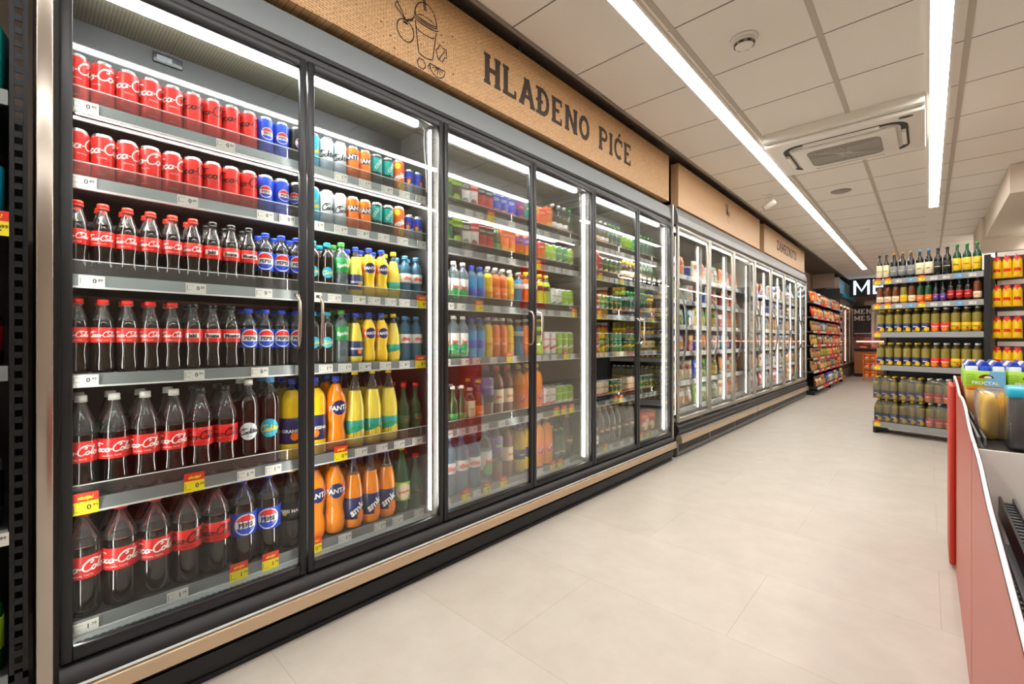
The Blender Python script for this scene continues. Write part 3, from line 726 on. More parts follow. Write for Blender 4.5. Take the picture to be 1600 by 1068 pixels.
# ------------------------------------------------------------------ boards above the cases
def board(y0, y1, mtl, label, fn=None):
    t = thing('header_board', label, 'sign', (0, (y0+y1)/2, 0)); cy = (y0+y1)/2
    m = MB(); m.box((-.06, y0-cy, 2.545), (.018, y1-cy, 2.985), mtl); d = Decal()
    if fn: fn(d)
    d.flat(m, lambda u, v, o: (.018+o, u-cy, v)); m.obj('board', t)
    for k in (.15, .5, .85):
        yy = (y0+(y1-y0)*k)-cy
        MB().box((-.05, yy-.012, 2.985), (-.03, yy+.012, 3.08), 'steel_grey').obj('bracket', t)
    return t
def art1(d):
    I = 'ink_brown'; s = .0062
    cx, cz = 1.37, 2.73        # takeaway cup
    d.stroke([(cx-.062, cz+.045), (cx-.042, cz-.10)], s, I); d.stroke([(cx+.068, cz+.045), (cx+.045, cz-.10)], s, I)
    d.stroke(arc(cx+.001, cz-.10, .044, .014, 180, 360), s, I)
    for q in (0, .014, .026): d.stroke(arc(cx+.003, cz+.06+q*.8, .074-q*.3, .014, 170, 370, 12), s, I)
    d.stroke(arc(cx+.003, cz+.075, .068, .085, 0, 180, 14), s, I); d.stroke(arc(cx+.003, cz+.078, .05, .014, 0, 180), s*.7, I)
    d.stroke([(cx-.005, cz+.12), (cx-.018, cz+.20)], s, I); d.stroke([(cx+.004, cz+.12), (cx-.009, cz+.20)], s, I)
    d.stroke(arc(cx, cz+.012, .056, .012, 160, 380), s*.8, I)
    for k in range(16): d.disc(cx-.04+.09*random.random(), cz-.08+.09*random.random(), .0022, .0022, I, n=5)
    d.stroke(arc(cx-.118, cz-.035, .048, .052, 0, 360, 22), s, I)       # orange with leaves
    for a0 in (0, 72, 144, 216, 288): d.stroke([(cx-.118, cz+.003), (cx-.118+.016*math.cos(R(a0)), cz+.003+.008*math.sin(R(a0)))], s, I)
    for sx, ex, ey in ((-1, -.165, .085), (1, -.072, .052)):
        d.stroke([(cx-.118, cz+.016), (cx+ex-.012, cz+(ey+.01)*.6), (cx+ex, cz+ey)], s, I); d.stroke([(cx-.118, cz+.016), (cx+(ex-.118)/2+.014, cz+.03), (cx+ex, cz+ey)], s, I)
    d.stroke(arc(cx-.025, cz-.155, .026, .026, 0, 360, 7), s, I); d.stroke(arc(cx+.022, cz-.150, .009, .009, 0, 360, 7), s*.7, I)
    d.stroke(arc(cx+.075, cz-.13, .05, .05, 180, 360, 12)+[(cx+.025, cz-.13)], s, I)          # slice
    for a0 in (200, 235, 270, 305, 340): d.stroke([(cx+.075, cz-.132), (cx+.075+.036*math.cos(R(a0)), cz-.132+.036*math.sin(R(a0)))], s*.7, I)
    lf = [(0, 0), (.03, .0), (.045, .03), (.062, .035), (.055, .06), (.06, .08), (.03, .078), (.01, .09), (-.005, .06), (-.02, .045), (-.008, .02), (0, 0)]
    d.stroke([(cx+.082+p[0]*.9, cz-.085+p[1]*.9) for p in lf], s, I); d.stroke([(cx+.082, cz-.085), (cx+.125, cz-.02)], s*.8, I)
    for p in ((-.10, .13), (-.12, .145), (.10, .05), (.115, .02), (.18, -.12), (-.20, -.10), (-.25, -.06), (-.18, -.15), (-.06, -.19)):
        d.disc(cx+p[0], cz+p[1], .006, .0035, I, n=7)
    rs = random.Random(4)
    for k in range(46): d.disc(.4+3.7*rs.random(), 2.56+.4*rs.random(), .003+.004*rs.random(), .002+.002*rs.random(), I, n=6)
    x = slab_text(d, 'HLAĐENO', .168, I, 1.77, 2.67, 1.0); slab_text(d, 'PIĆE', .168, I, 2.99, 2.67, 1.0)
    d.text('OU', .018, I, 4.19, 2.585)
def art2(d):
    I = 'ink_brown'; cx, cz = 6.04, 2.79; s = .006
    for k in range(7):
        a = R(60+k*10+random.random()*8); d.stroke([(cx-.02*k*.3, cz-.02), (cx-.05+math.cos(a)*.1, cz+.03+math.sin(a)*.08)], s, I)
    for k in range(6): d.stroke(arc(cx-.06+.022*k+.01*(k % 2), cz-.02+.012*(k % 3), .026, .02, 0, 360, 9), s, I)
    d.stroke([(cx-.1, cz+.03), (cx+.1, cz-.05)], s, I); d.stroke([(cx, cz+.14), (cx+.01, cz-.08)], s, I)
    for k in range(8): d.disc(cx-.02+.09*random.random(), cz-.13+.05*random.random(), .006, .005, I, n=7)
    d.text('OU', .018, I, 7.4, 2.58)
def art3(d):
    slab_text(d, 'ZAMRZNUTO', .155, 'ink_brown', 8.55, 2.70, 1.14)
board(.0, 4.275, 'woven_board', 'long woven-look wooden board reading HLAĐENO PIĆE above the drinks fridges', art1)
board(4.50, 7.51, 'plain_board', 'plain light wooden board with small olive drawing above freezers', art2)
board(7.76, 10.85, 'plain_board', 'light wooden board reading ZAMRZNUTO above the far freezers', art3)
# small number marks on the freezer fascia
m = MB(); d = Decal()
for yy, tx in ((4.86, '10'), (7.75, '9')): d.text(tx, .035, 'ink', yy, 2.487, bold=.01)
d.flat(m, lambda u, v, o: (.024+o-(v-2.45)*.31, u, v)); tag(m.obj('number_sticker'), 'small black number stickers on the grey freezer fascia', 'sticker')

# ------------------------------------------------------------------ drinks: one builder per kind, meshes shared
def smooth_prof(pts, n=3):
    """round the corners of a profile a little with Catmull-Rom"""
    out = []
    for i in range(len(pts)-1):
        p0 = pts[max(0, i-1)]; p1 = pts[i]; p2 = pts[i+1]; p3 = pts[min(len(pts)-1, i+2)]
        for k in range(n):
            t = k/n
            z = p1[1]+(p2[1]-p1[1])*t
            r = .5*((2*p1[0])+(-p0[0]+p2[0])*t+(2*p0[0]-5*p1[0]+4*p2[0]-p3[0])*t*t+(-p0[0]+3*p1[0]-3*p2[0]+p3[0])*t**3)
            out.append((max(r, .0005), z))
    out.append(pts[-1]); return out
KM = {}
def can_parts(key, r, h, base, deco, top='alu', seg=20, band=None):
    m = MB()
    prof = [(r*.72, 0), (r*.80, .003), (r*.98, .010), (r, .015), (r, h-.016), (r*.97, h-.010), (r*.86, h-.004), (r*.86, h-.001)]
    z = [(-1, .006, 'alu'), (h-.009, 9, top)] + (band or [])
    m.lathe(prof, seg, base, zones=z)
    d = Decal(); deco(d, r, h); d.wrap(m, r, 0)
    lid = MB().lathe([(0, h-.006), (r*.78, h-.006), (r*.80, h-.0015), (r*.86, h-.0005), (r*.88, h-.003)], seg, 'alu')
    lid.box((-.004, -.009, h-.0055), (.008, .009, h-.0042), 'alu')
    return [('can_body', m.mesh('can_body')), ('can_lid', lid.mesh('can_lid'))]
SHAPES = {
 'contour': lambda r, h: [(r*.70, 0), (r*.88, .004), (r*.99, h*.06), (r*.97, h*.16), (r*.86, h*.27), (r*.90, h*.36), (r*.985, h*.42), (r*.985, h*.62), (r*.97, h*.66), (r*.74, h*.77), (r*.44, h*.88), (.0135, h*.925), (.0135, h*.95)],
 'big': lambda r, h: [(r*.66, 0), (r*.88, .006), (r*.99, h*.06), (r*.985, h*.34), (r*.985, h*.58), (r*1.0, h*.62), (r*.92, h*.70), (r*.72, h*.79), (r*.42, h*.88), (.0145, h*.93), (.0145, h*.955)],
 'straight': lambda r, h: [(r*.75, 0), (r*.96, .004), (r, h*.05), (r, h*.66), (r*.97, h*.72), (r*.82, h*.79), (r*.46, h*.86), (.0135, h*.90), (.0135, h*.95)],
 'bowling': lambda r, h: [(r*.70, 0), (r*.90, .005), (r, h*.10), (r, h*.40), (r*.96, h*.52), (r*.78, h*.66), (r*.52, h*.80), (r*.34, h*.90), (.0125, h*.935), (.0125, h*.955)],
 'wine': lambda r, h: [(r*.82, 0), (r*.98, .004), (r, h*.04), (r, h*.55), (r*.88, h*.63), (r*.52, h*.72), (r*.40, h*.82), (r*.36, h*.93), (r*.40, h*.96)],
 'fanta': lambda r, h: [(r*.60, 0), (r*.82, .006), (r*.96, h*.07), (r*.98, h*.20), (r*.80, h*.33), (r*.93, h*.44), (r*1.0, h*.52), (r*.99, h*.66), (r*.90, h*.74), (r*.66, h*.82), (r*.38, h*.90), (.0140, h*.935), (.0140, h*.955)],
 'sport': lambda r, h: [(r*.80, 0), (r*.98, .005), (r, h*.12), (r*.80, h*.34), (r*.78, h*.46), (r*.96, h*.58), (r*.98, h*.70), (r*.74, h*.80), (r*.46, h*.87), (r*.44, h*.95)],
 'flask': lambda r, h: [(r*.85, 0), (r, .005), (r, h*.58), (r*.9, h*.66), (r*.5, h*.74), (r*.4, h*.80), (r*.38, h*.95)],
}
def bottle_parts(shape, r, h, liquid, clear, fill, cap, lab=None, deco=None, seg=18, cap_r=None, collar=None):
    """lab=(z0,z1,mat) as fractions of h; the label is a sleeve of its own"""
    pr = smooth_prof(SHAPES[shape](r, h), 2)
    zs = [(-1, h*fill, liquid), (h*fill, 9, clear)]
    # make an exact profile ring at the fill line and label edges
    m = MB().lathe(pr, seg, clear, zones=zs)
    out = [('bottle_body', m.mesh('bottle_body'))]
    def rad(z):
        for a, b in zip(pr, pr[1:]):
            if a[1] <= z <= b[1]: return a[0]+(b[0]-a[0])*(z-a[1])/max(1e-6, b[1]-a[1])
        return r
    cr = cap_r or (pr[-1][0]+.0022); ch = max(.012, h*.055)
    c = MB().lathe([(cr, h-ch), (cr, h-.003), (cr*.9, h), (0, h)], 14, cap)
    c.lathe([(cr*1.06, h-ch-.004), (cr*1.06, h-ch-.001)], 14, cap)
    out.append(('cap', c.mesh('cap')))
    if lab:
        z0, z1, lm = lab[0]*h, lab[1]*h, lab[2]
        rr = max(rad(z0+(z1-z0)*k/6) for k in range(7))+.0009
        if deco != 'round':
            L = MB().lathe([(rr-.0006, z0), (rr, z0+.0006), (rr, z1-.0006), (rr-.0006, z1)], seg+6, lm)
            if deco: d = Decal(); deco(d, rr, z0, z1); d.wrap(L, rr, 0)
        out.append(('label', L.mesh('label')))
    if collar:
        rr = rad(collar[0]*h)+.001; r2 = rad(collar[1]*h)+.001
        out.append(('neck_label', MB().lathe([(rr, collar[0]*h), (r2, collar[1]*h)], seg, collar[2]).mesh('neck_label')))
    return out
def disc_label(parts, rr, zc, rad, m, fn):
    L = MB(); d = Decal(); d.disc(0, zc, rad, rad*1.05, m, 1, 24); fn(d, zc, rad); d.wrap(L, rr, 0)
    parts.append(('label', L.mesh('label'))); return parts
def carton_parts(wy, dx, h, base, deco, cap=None):
    m = MB().bbox((-dx/2, -wy/2, 0), (dx/2, wy/2, h), base, .003, 1)
    d = Decal(); deco(d, wy, h)
    d.flat(m, lambda u, v, o: (dx/2+o, u, v)); d.flat(m, lambda u, v, o: (u*dx/wy*.96, -wy/2-o, v))
    out = [('carton_body', m.mesh('carton_body'))]
    if cap: out.append(('cap', MB().lathe([(.011, h), (.011, h+.012), (0, h+.0125)], 12, cap).mesh('cap')))
    return out
# --- graphics
def g_cola(col='pl_white', vert=True):
    def f(d, r, h):
        if vert: script(d, 'Coca-Cola', .040, col, .002, h*.70, .065, rot=R(4))
        else: script(d, 'Coca-Cola', .02, col, .0, h*.60)
        d.text('ORIGINAL', .0045, col, .002, h*.50); d.rect(-.012, h*.16, .012, h*.165, col)
    return f
def roundel(d, cx, cz, q, lay=1):
    d.disc(cx, cz, q*1.12, q*1.12, 'pl_white', lay, 22)
    top = [(cx+q*math.cos(R(a)), cz+q*math.sin(R(a))) for a in range(22, 159, 8)]
    d.poly(top, 'pl_red', lay+1)
    bot = [(cx+q*math.cos(R(a)), cz+q*math.sin(R(a))) for a in range(202, 339, 8)]
    d.poly(bot, 'pl_blue', lay+1)
    d.text('PEPSI', q*.44, 'ink', cx, cz, lay+2, bold=.035, sx=1.0)
def g_pepsi(d, r, h): roundel(d, .003, h*.56, r*.72)
def g_cock(col, h0=.03):
    def f(d, r, h): script(d, 'Cockta', h0, col, .002, h*.52, .09, rot=R(8)); d.text('original', .005, col, .004, h*.36)
    return f
def g_fanta(sz):
    def f(d, r, h):
        d.poly([(-r*.95, h*.54), (r*.95, h*.60), (r*.95, h*.78), (-r*.95, h*.70)], 'pl_navy', 1); d.text('FANTA', sz, 'pl_white', .001, h*.66, 3, bold=.045, rot=R(5), shear=.1)
        d.disc(-.008, h*.30, r*.35, r*.35, 'pl_carrot', 1)
    return f
def g_rb(d, r, h):
    d.poly([(-r*1.4, h*.5), (0, h*.42), (r*1.4, h*.5), (r*1.4, h*.9), (-r*1.4, h*.9)], 'pl_blue', 1)
    d.disc(0, h*.52, .011, .011, 'pl_yellow', 2); d.poly([(-.016, h*.50), (-.003, h*.56), (-.006, h*.47)], 'pl_red', 3); d.poly([(.016, h*.50), (.003, h*.56), (.006, h*.47)], 'pl_red', 3)
    d.text('Red Bull', .0085, 'pl_red', 0, h*.66, 3, bold=.02)
def g_word(txt, sz, col, z=.6, blob=None, rot=0., shear=0.):
    def f(d, r, h):
        if blob: d.disc(.001, h*blob[1], r*.62, r*.62, blob[0], 1, 16)
        d.text(txt, sz, col, .001, h*z, 3, bold=.03, rot=rot, shear=shear)
    return f
def g_vert(txt, sz, col, band=None):
    def f(d, r, h):
        if band: d.rect(-r*1.5, h*band[1], r*1.5, h*band[2], band[0], 1)
        d.text(txt, sz, col, .0, h*.5, 3, bold=.03, rot=R(90))
    return f
def l_cola(col, h, sub=True):
    def f(d, r, z0, z1):
        zc = (z0+z1)/2; script(d, 'Coca-Cola', h, col, 0, zc+h*.1, .08)
        if sub: d.text('ORIGINAL TASTE', h*.17, col, 0, z0+(z1-z0)*.16)
    return f
def l_name(txt, h):
    def f(d, r, z0, z1): slab = d.text(txt, h, 'pl_black', 0, (z0+z1)/2, 3, bold=.05); d.rect(-len(txt)*h*.42, (z0+z1)/2-h*.68, len(txt)*h*.42, (z0+z1)/2+h*.68, 'pl_white', 1)
    return f
def l_pepsi(d, r, z0, z1): roundel(d, .002, (z0+z1)/2, (z1-z0)*.42)
def l_word(txt, h, col, shear=0., rot=0., blob=None, extra=None):
    def f(d, r, z0, z1):
        if extra: extra(d, r, z0, z1)
        if blob: d.disc(blob[1]*r, z0+(z1-z0)*blob[2], r*blob[3], r*blob[3], blob[0], 2, 16)
        d.text(txt, h, col, 0, (z0+z1)/2, 4, bold=.035, shear=shear, rot=rot)
    return f
def x_swoosh(c1, c2):
    def f(d, r, z0, z1):
        d.poly([(-r*1.5, z0), (r*1.5, z0), (r*1.5, z0+(z1-z0)*.75), (0, z0+(z1-z0)*.35), (-r*1.5, z0+(z1-z0)*.2)], c1, 1)
        d.stroke(arc(0, z0+(z1-z0)*.3, r, (z1-z0)*.3, 200, 20, 9), (z1-z0)*.16, c2, 2)
    return f
K = {}
def kind(key, name, cat, desc, r, builder): K[key] = (name, cat, desc, r, builder)
CR, CH = .0305, .160
SC, BO = 'soda_can', 'soda_bottle'
kind('cola', SC, 'can', 'red can with white script', CR, lambda: can_parts('c', CR, CH, 'pl_red', g_cola()))
kind('colaz', SC, 'can', 'red can with black script', CR, lambda: can_parts('c', CR, CH, 'pl_red', g_cola('pl_black')))
kind('pep', SC, 'can', 'blue can with round emblem', CR, lambda: can_parts('c', CR, CH, 'pl_blue', g_pepsi))
kind('pepk', SC, 'can', 'black can with round emblem', CR, lambda: can_parts('c', CR, CH, 'pl_black', g_pepsi))
kind('ckc', SC, 'can', 'cyan can with yellow script', CR, lambda: can_parts('c', CR, CH, 'pl_cyan', g_cock('pl_yellow')))
kind('ckw', SC, 'can', 'silver-white can with black script', CR, lambda: can_parts('c', CR, CH, 'pl_ice', g_cock('pl_black')))
kind('fan', SC, 'can', 'orange can with white capitals', CR, lambda: can_parts('c', CR, CH, 'pl_orange', g_fanta(.020)))
kind('tk', SC, 'can', 'black and teal can', CR, lambda: can_parts('c', CR, CH, 'pl_black', lambda d, r, h: (d.rect(-r*1.4, h*.45, r*1.4, h*.88, 'pl_teal', 1), d.text('COLD', .014, 'pl_white', 0, h*.68, 3, rot=R(60), bold=.02))))
kind('smk', SC, 'can', 'orange can with slanted white word', CR*1.05, lambda: can_parts('c', CR*1.05, CH*1.05, 'pl_carrot', lambda d, r, h: (d.disc(.01, h*.2, .02, .02, 'pl_yellow', 1), d.disc(-.012, h*.8, .016, .016, 'pl_yellow', 1), d.text('smk', .026, 'pl_white', 0, h*.5, 3, rot=R(25), bold=.06), d.stroke([(-.02, h*.40), (.02, h*.50)], .006, 'pl_navy', 2))))
kind('rb', SC, 'can', 'small blue and silver can', .027, lambda: can_parts('c', .027, .137, 'pl_silver', g_rb))
for key, base, c2, txt, desc in (('lg', 'pl_lime', 'pl_white', 'SOMERSBY', 'lime green can'), ('gw', 'pl_green', 'pl_white', 'Carls', 'green and white can'), ('gw2', 'pl_white', 'pl_green', 'Somersby', 'white can with green lettering'),
        ('rw', 'pl_white', 'pl_red', 'Union', 'white can with red lettering'), ('rd', 'pl_deepred', 'pl_white', 'Niksic', 'dark red can'), ('gy', 'pl_darkgreen', 'pl_yellow', 'Pan', 'dark green can with yellow mark'),
        ('lk', 'pl_black', 'pl_lime', 'MONSTER', 'tall black can with green mark'), ('zb', 'pl_white', 'pl_black', 'WILD', 'white can with black strokes'), ('gold', 'pl_cream', 'pl_red', 'Lasko', 'cream can with red lettering'),
        ('lt', 'pl_lime', 'pl_black', 'GUARANA', 'lime can with black lettering')):
    kind(key, SC, 'can', desc, CR*1.06, lambda base=base, c2=c2, txt=txt: can_parts('c', CR*1.06, CH*1.06, base, (lambda d, r, h: (d.poly([(-r*1.4, h*.2), (r*1.4, h*.42), (r*1.4, h*.52), (-r*1.4, h*.3)], c2, 1), d.text(txt, min(.02, .075/len(txt)), c2, 0, h*.68, 3, bold=.03)))))
kind('tj', SC, 'can', 'tall purple and orange can', CR*1.02, lambda: can_parts('c', CR*1.02, .20, 'pl_orange', lambda d, r, h: (d.rect(-r*1.5, h*.6, r*1.5, h*.86, 'pl_purple', 1), d.disc(0, h*.32, .018, .018, 'pl_yellow', 2), d.text('Juicy', .014, 'pl_white', 0, h*.73, 3, bold=.03))))
BR = .0315
kind('b5c', 'cola_bottle', 'bottle', 'small cola bottle, red cap', BR, lambda: bottle_parts('contour', BR, .248, 'cola', 'pet_clear', .70, 'cap_red', (.42, .62, 'pl_red'), l_cola('pl_white', .019)))
for nm, key in (('Jaki', 'b5j'), ('Bosna', 'b5b'), ('Mostar', 'b5m')):
    kind(key, 'cola_bottle', 'bottle', 'small cola bottle, black cap', BR, lambda nm=nm: bottle_parts('contour', BR, .248, 'cola', 'pet_clear', .70, 'cap_black', (.42, .62, 'pl_red'), l_name(nm, .013)))
kind('b5p', 'cola_bottle', 'bottle', 'small blue-labelled cola bottle', BR, lambda: bottle_parts('straight', BR, .238, 'cola', 'pet_clear', .72, 'cap_blue', (.34, .66, 'pl_blue'), l_pepsi))
def _ck(r, h, rad, capm, dm, tm, liq='cola', fs=.024):
    p = bottle_parts('straight', r, h, liq, 'pet_clear', .84, capm)
    return disc_label(p, r+.0008, h*.42, rad, dm, lambda d, zc, q: (script(d, 'Cockta', fs, tm, 0, zc, .09, layer=3, rot=R(10)), d.text('original', fs*.2, tm, 0, zc-q*.6, 3)))
mat('cockta_liquid', '#1b0c0a', .06, coat=.6)
kind('b5k', 'cola_bottle', 'bottle', 'small dark bottle, teal cap', .031, lambda: _ck(.031, .238, .024, 'cap_teal', 'pl_cyan', 'pl_yellow', 'cockta_liquid', .017))
kind('b5s', BO, 'bottle', 'small clear bottle, green label', .034, lambda: bottle_parts('straight', .034, .250, 'pet_water', 'pet_clear', .84, 'cap_green', (.44, .70, 'pl_green'), l_word('Sprite', .017, 'pl_white', .15, R(6))))
kind('b5o', BO, 'bottle', 'pale yellow bottle, navy label', .033, lambda: bottle_parts('bowling', .034, .240, 'juice_pale', 'pet_clear', .80, 'cap_blue', (.14, .44, 'pl_navy'), l_word('ORANGINA', .010, 'pl_white', blob=('pl_orange', .2, .3, .3))))
kind('b5f', BO, 'bottle', 'small orange soda bottle, blue cap', .033, lambda: bottle_parts('fanta', .034, .245, 'juice_yellow', 'pet_clear', .88, 'cap_blue', (.50, .68, 'pl_orange'), l_word('FANTA', .014, 'pl_white', .1, R(4), blob=('pl_navy', 0, .5, .75))))
kind('b5l', BO, 'bottle', 'pale lemon bottle, green label', .033, lambda: bottle_parts('bowling', .034, .245, 'juice_pale', 'pet_clear', .80, 'cap_yellow', (.14, .36, 'pl_teal'), l_word('', .01, 'pl_white') if 0 else (lambda d, r, z0, z1: x_swoosh('pl_yellow', 'pl_green')(d, r, z0, z1))))
kind('b5w', 'water_bottle', 'bottle', 'small blue water bottle', .033, lambda: bottle_parts('straight', .033, .235, 'pet_blue', 'pet_blue', .80, 'cap_sky', (.40, .60, 'pl_white'), l_word('diva', .019, 'pl_red', .1)))
kind('b5n', 'water_bottle', 'bottle', 'water bottle, green and white label', .034, lambda: bottle_parts('straight', .034, .250, 'pet_water', 'pet_water', .80, 'cap_white', (.22, .60, 'pl_white'), l_word('Jana', .019, 'pl_red', blob=('pl_green', 0, .08, .9))))
kind('b5d', 'water_bottle', 'bottle', 'deep blue water bottle', .032, lambda: bottle_parts('straight', .032, .240, 'sport_blue', 'pet_blue', .70, 'cap_blue', (.25, .45, 'pl_blue'), None))
kind('b5y', 'juice_bottle', 'bottle', 'yellow juice bottle, white cap', .031, lambda: bottle_parts('straight', .031, .250, 'juice_yellow', 'pet_clear', .84, 'cap_white', (.2, .5, 'pl_yellow'), l_word('cappy', .012, 'pl_red')))
kind('b5r', 'juice_bottle', 'bottle', 'orange juice bottle, white cap', .031, lambda: bottle_parts('straight', .031, .250, 'juice_deep', 'pet_clear', .84, 'cap_white', (.2, .5, 'pl_orange'), l_word('juicy', .012, 'pl_white')))
kind('b5g', 'sports_drink_bottle', 'bottle', 'sports drink bottle, yellow cap', .033, lambda: bottle_parts('sport', .033, .255, 'sport_lime', 'pet_clear', .80, 'cap_yellow', (.55, .68, 'pl_black'), None))
kind('b5q', 'sports_drink_bottle', 'bottle', 'orange sports drink bottle', .033, lambda: bottle_parts('sport', .033, .255, 'juice_deep', 'pet_clear', .80, 'cap_yellow', (.55, .68, 'pl_white'), None))
kind('b5u', 'sports_drink_bottle', 'bottle', 'blue sports drink bottle', .033, lambda: bottle_parts('sport', .033, .245, 'sport_blue', 'pet_clear', .80, 'cap_white', (.55, .68, 'pl_white'), None))
kind('b15', 'cola_bottle', 'bottle', 'large cola bottle, white cap', .0415, lambda: bottle_parts('contour', .0425, .335, 'cola', 'pet_clear', .62, 'cap_white', (.36, .56, 'pl_red'), l_cola('pl_white', .030)))
kind('b15z', 'cola_bottle', 'bottle', 'large sugar-free cola bottle, black cap', .0415, lambda: bottle_parts('contour', .0425, .335, 'cola', 'pet_clear', .62, 'cap_black', (.36, .56, 'pl_red'), l_cola('pl_black', .030)))
kind('b15k', 'cola_bottle', 'bottle', 'large dark bottle, white cap', .0415, lambda: _ck(.041, .355, .033, 'cap_white', 'pl_ice', 'pl_black', 'cockta_liquid', .024))
kind('b15c', 'cola_bottle', 'bottle', 'large dark bottle, blue cap', .0415, lambda: _ck(.041, .360, .036, 'cap_sky', 'pl_cyan', 'pl_yellow', 'cockta_liquid', .027))
kind('b2', 'cola_bottle', 'bottle', 'two-litre cola bottle, red cap', .047, lambda: bottle_parts('big', .048, .343, 'cola', 'pet_clear', .66, 'cap_red', (.37, .58, 'pl_red'), l_cola('pl_white', .036), seg=22))
kind('b2z', 'cola_bottle', 'bottle', 'two-litre cola bottle, black cap', .047, lambda: bottle_parts('big', .048, .343, 'cola', 'pet_clear', .66, 'cap_black', (.37, .58, 'pl_red'), l_cola('pl_black', .036), seg=22))
kind('b2p', 'cola_bottle', 'bottle', 'two-litre blue-labelled cola bottle', .047, lambda: bottle_parts('big', .048, .342, 'cola', 'pet_clear', .70, 'cap_blue', (.34, .60, 'pl_blue'), l_pepsi, seg=22))
kind('b2m', 'cola_bottle', 'bottle', 'two-litre dark bottle, yellow cap', .047, lambda: bottle_parts('big', .048, .345, 'cola', 'pet_clear', .70, 'cap_yellow', (.36, .60, 'pl_black'), l_word('PEPSI MAX', .014, 'pl_white', blob=('pl_yellow', -.5, .4, .22)), seg=22))
kind('b2f', BO, 'bottle', 'large orange soda bottle, blue cap', .046, lambda: bottle_parts('fanta', .047, .343, 'juice_orange', 'pet_clear', .88, 'cap_blue', (.50, .68, 'pl_orange'), l_word('FANTA', .022, 'pl_white', .1, R(5), blob=('pl_navy', 0, .5, .7)), seg=20))
kind('b2g', BO, 'bottle', 'large pale orange bottle, navy label', .047, lambda: bottle_parts('straight', .048, .345, 'juice_yellow', 'pet_clear', .86, 'cap_blue', (.20, .52, 'pl_navy'), l_word('ORANGINA', .014, 'pl_white', blob=('pl_orange', 0, .28, .35)), seg=20))
kind('b2l', BO, 'bottle', 'tall pale lemon bottle, yellow cap', .044, lambda: bottle_parts('bowling', .045, .370, 'juice_pale', 'pet_clear', .74, 'cap_yellow', (.13, .35, 'pl_teal'), x_swoosh('pl_yellow', 'pl_green'), seg=20))
kind('b2s', BO, 'bottle', 'tall orange soda bottle, blue cap', .044, lambda: bottle_parts('bowling', .045, .344, 'juice_orange', 'pet_clear', .76, 'cap_blue', (.13, .42, 'pl_navy'), l_word('smk', .034, 'pl_white', .1, R(35), blob=('pl_orange', .6, .1, .6)), seg=20))
kind('b2n', BO, 'bottle', 'clear green bottle, yellow cap', .044, lambda: bottle_parts('bowling', .045, .340, 'pet_green', 'pet_green', .5, 'cap_yellow', (.18, .46, 'pl_lime'), l_word('Limona', .014, 'pl_red', .1, R(8), blob=('pl_cream', 0, .5, .9)), seg=20))
kind('b1g', 'juice_bottle', 'bottle', 'green bottle, red cap', .035, lambda: bottle_parts('wine', .035, .285, 'pet_green', 'pet_green', .6, 'cap_red', (.28, .42, 'pl_darkgreen'), l_word('Sara', .010, 'pl_red')))
kind('b2k', 'water_bottle', 'bottle', 'large dark green water bottle', .044, lambda: bottle_parts('bowling', .044, .330, 'glass_green', 'pet_green', .7, 'cap_green', (.22, .36, 'pl_darkgreen'), l_word('Rosa', .016, 'pl_white', .2)))
kind('b1o', 'juice_bottle', 'bottle', 'small green bottle, white cap', .031, lambda: bottle_parts('wine', .031, .245, 'pet_green', 'pet_green', .6, 'cap_white', (.2, .36, 'pl_green'), None))
kind('b1y', 'juice_bottle', 'bottle', 'slim dark bottle, orange label', .031, lambda: bottle_parts('wine', .031, .270, 'tea_brown', 'pet_clear', .7, 'cap_yellow', (.12, .42, 'pl_orange'), l_word('Natura', .01, 'pl_white')))
kind('b1w', 'juice_bottle', 'bottle', 'small bottle, pale green label', .032, lambda: bottle_parts('straight', .032, .225, 'tea_brown', 'pet_clear', .7, 'cap_white', (.24, .66, 'pl_cream'), l_word('mint', .012, 'pl_green')))
kind('b2w', 'water_bottle', 'bottle', 'large blue water bottle', .043, lambda: bottle_parts('straight', .044, .335, 'pet_blue', 'pet_blue', .7, 'cap_sky', (.38, .56, 'pl_white'), l_word('diva', .028, 'pl_red', .1), seg=20))
kind('b2j', 'water_bottle', 'bottle', 'large water bottle, white cap', .043, lambda: bottle_parts('straight', .044, .340, 'pet_water', 'pet_water', .7, 'cap_sky', (.26, .60, 'pl_white'), l_word('Jana', .026, 'pl_red', blob=('pl_green', 0, .08, .9)), seg=20))
kind('b2v', 'juice_bottle', 'bottle', 'large purple bottle, purple cap', .043, lambda: bottle_parts('straight', .044, .342, 'tea_brown', 'pet_clear', .45, 'cap_purple', (.50, .80, 'pl_purple'), l_word('hidra', .018, 'pl_lime'), seg=20))
kind('b2r', 'juice_bottle', 'bottle', 'large dark bottle, red cap', .043, lambda: bottle_parts('straight', .044, .340, 'tea_brown', 'pet_clear', .88, 'cap_red', (.32, .58, 'pl_cream'), l_word('Jana', .020, 'pl_red'), seg=20))
kind('b2o', 'juice_bottle', 'bottle', 'large orange juice bottle', .043, lambda: bottle_parts('straight', .043, .340, 'juice_orange', 'pet_clear', .86, 'cap_yellow', (.26, .50, 'pl_orange'), l_word('juice', .016, 'pl_white', 0, R(50), blob=('pl_magenta', 0, .3, .5)), seg=20))
kind('b2t', BO, 'bottle', 'large orange bottle, navy label', .043, lambda: bottle_parts('big', .044, .330, 'juice_yellow', 'pet_clear', .82, 'cap_blue', (.28, .48, 'pl_navy'), l_word('sunny', .014, 'pl_yellow'), seg=20))
kind('bw', 'beer_bottle', 'bottle', 'brown beer bottle, cream label', .030, lambda: bottle_parts('wine', .030, .235, 'glass_brown', 'glass_brown', .5, 'cap_gold', (.14, .42, 'pl_cream'), l_word('PIVO', .012, 'pl_red', blob=('pl_yellow', 0, .5, .5)), cap_r=.0135, collar=(.70, .84, 'pl_yellow')))
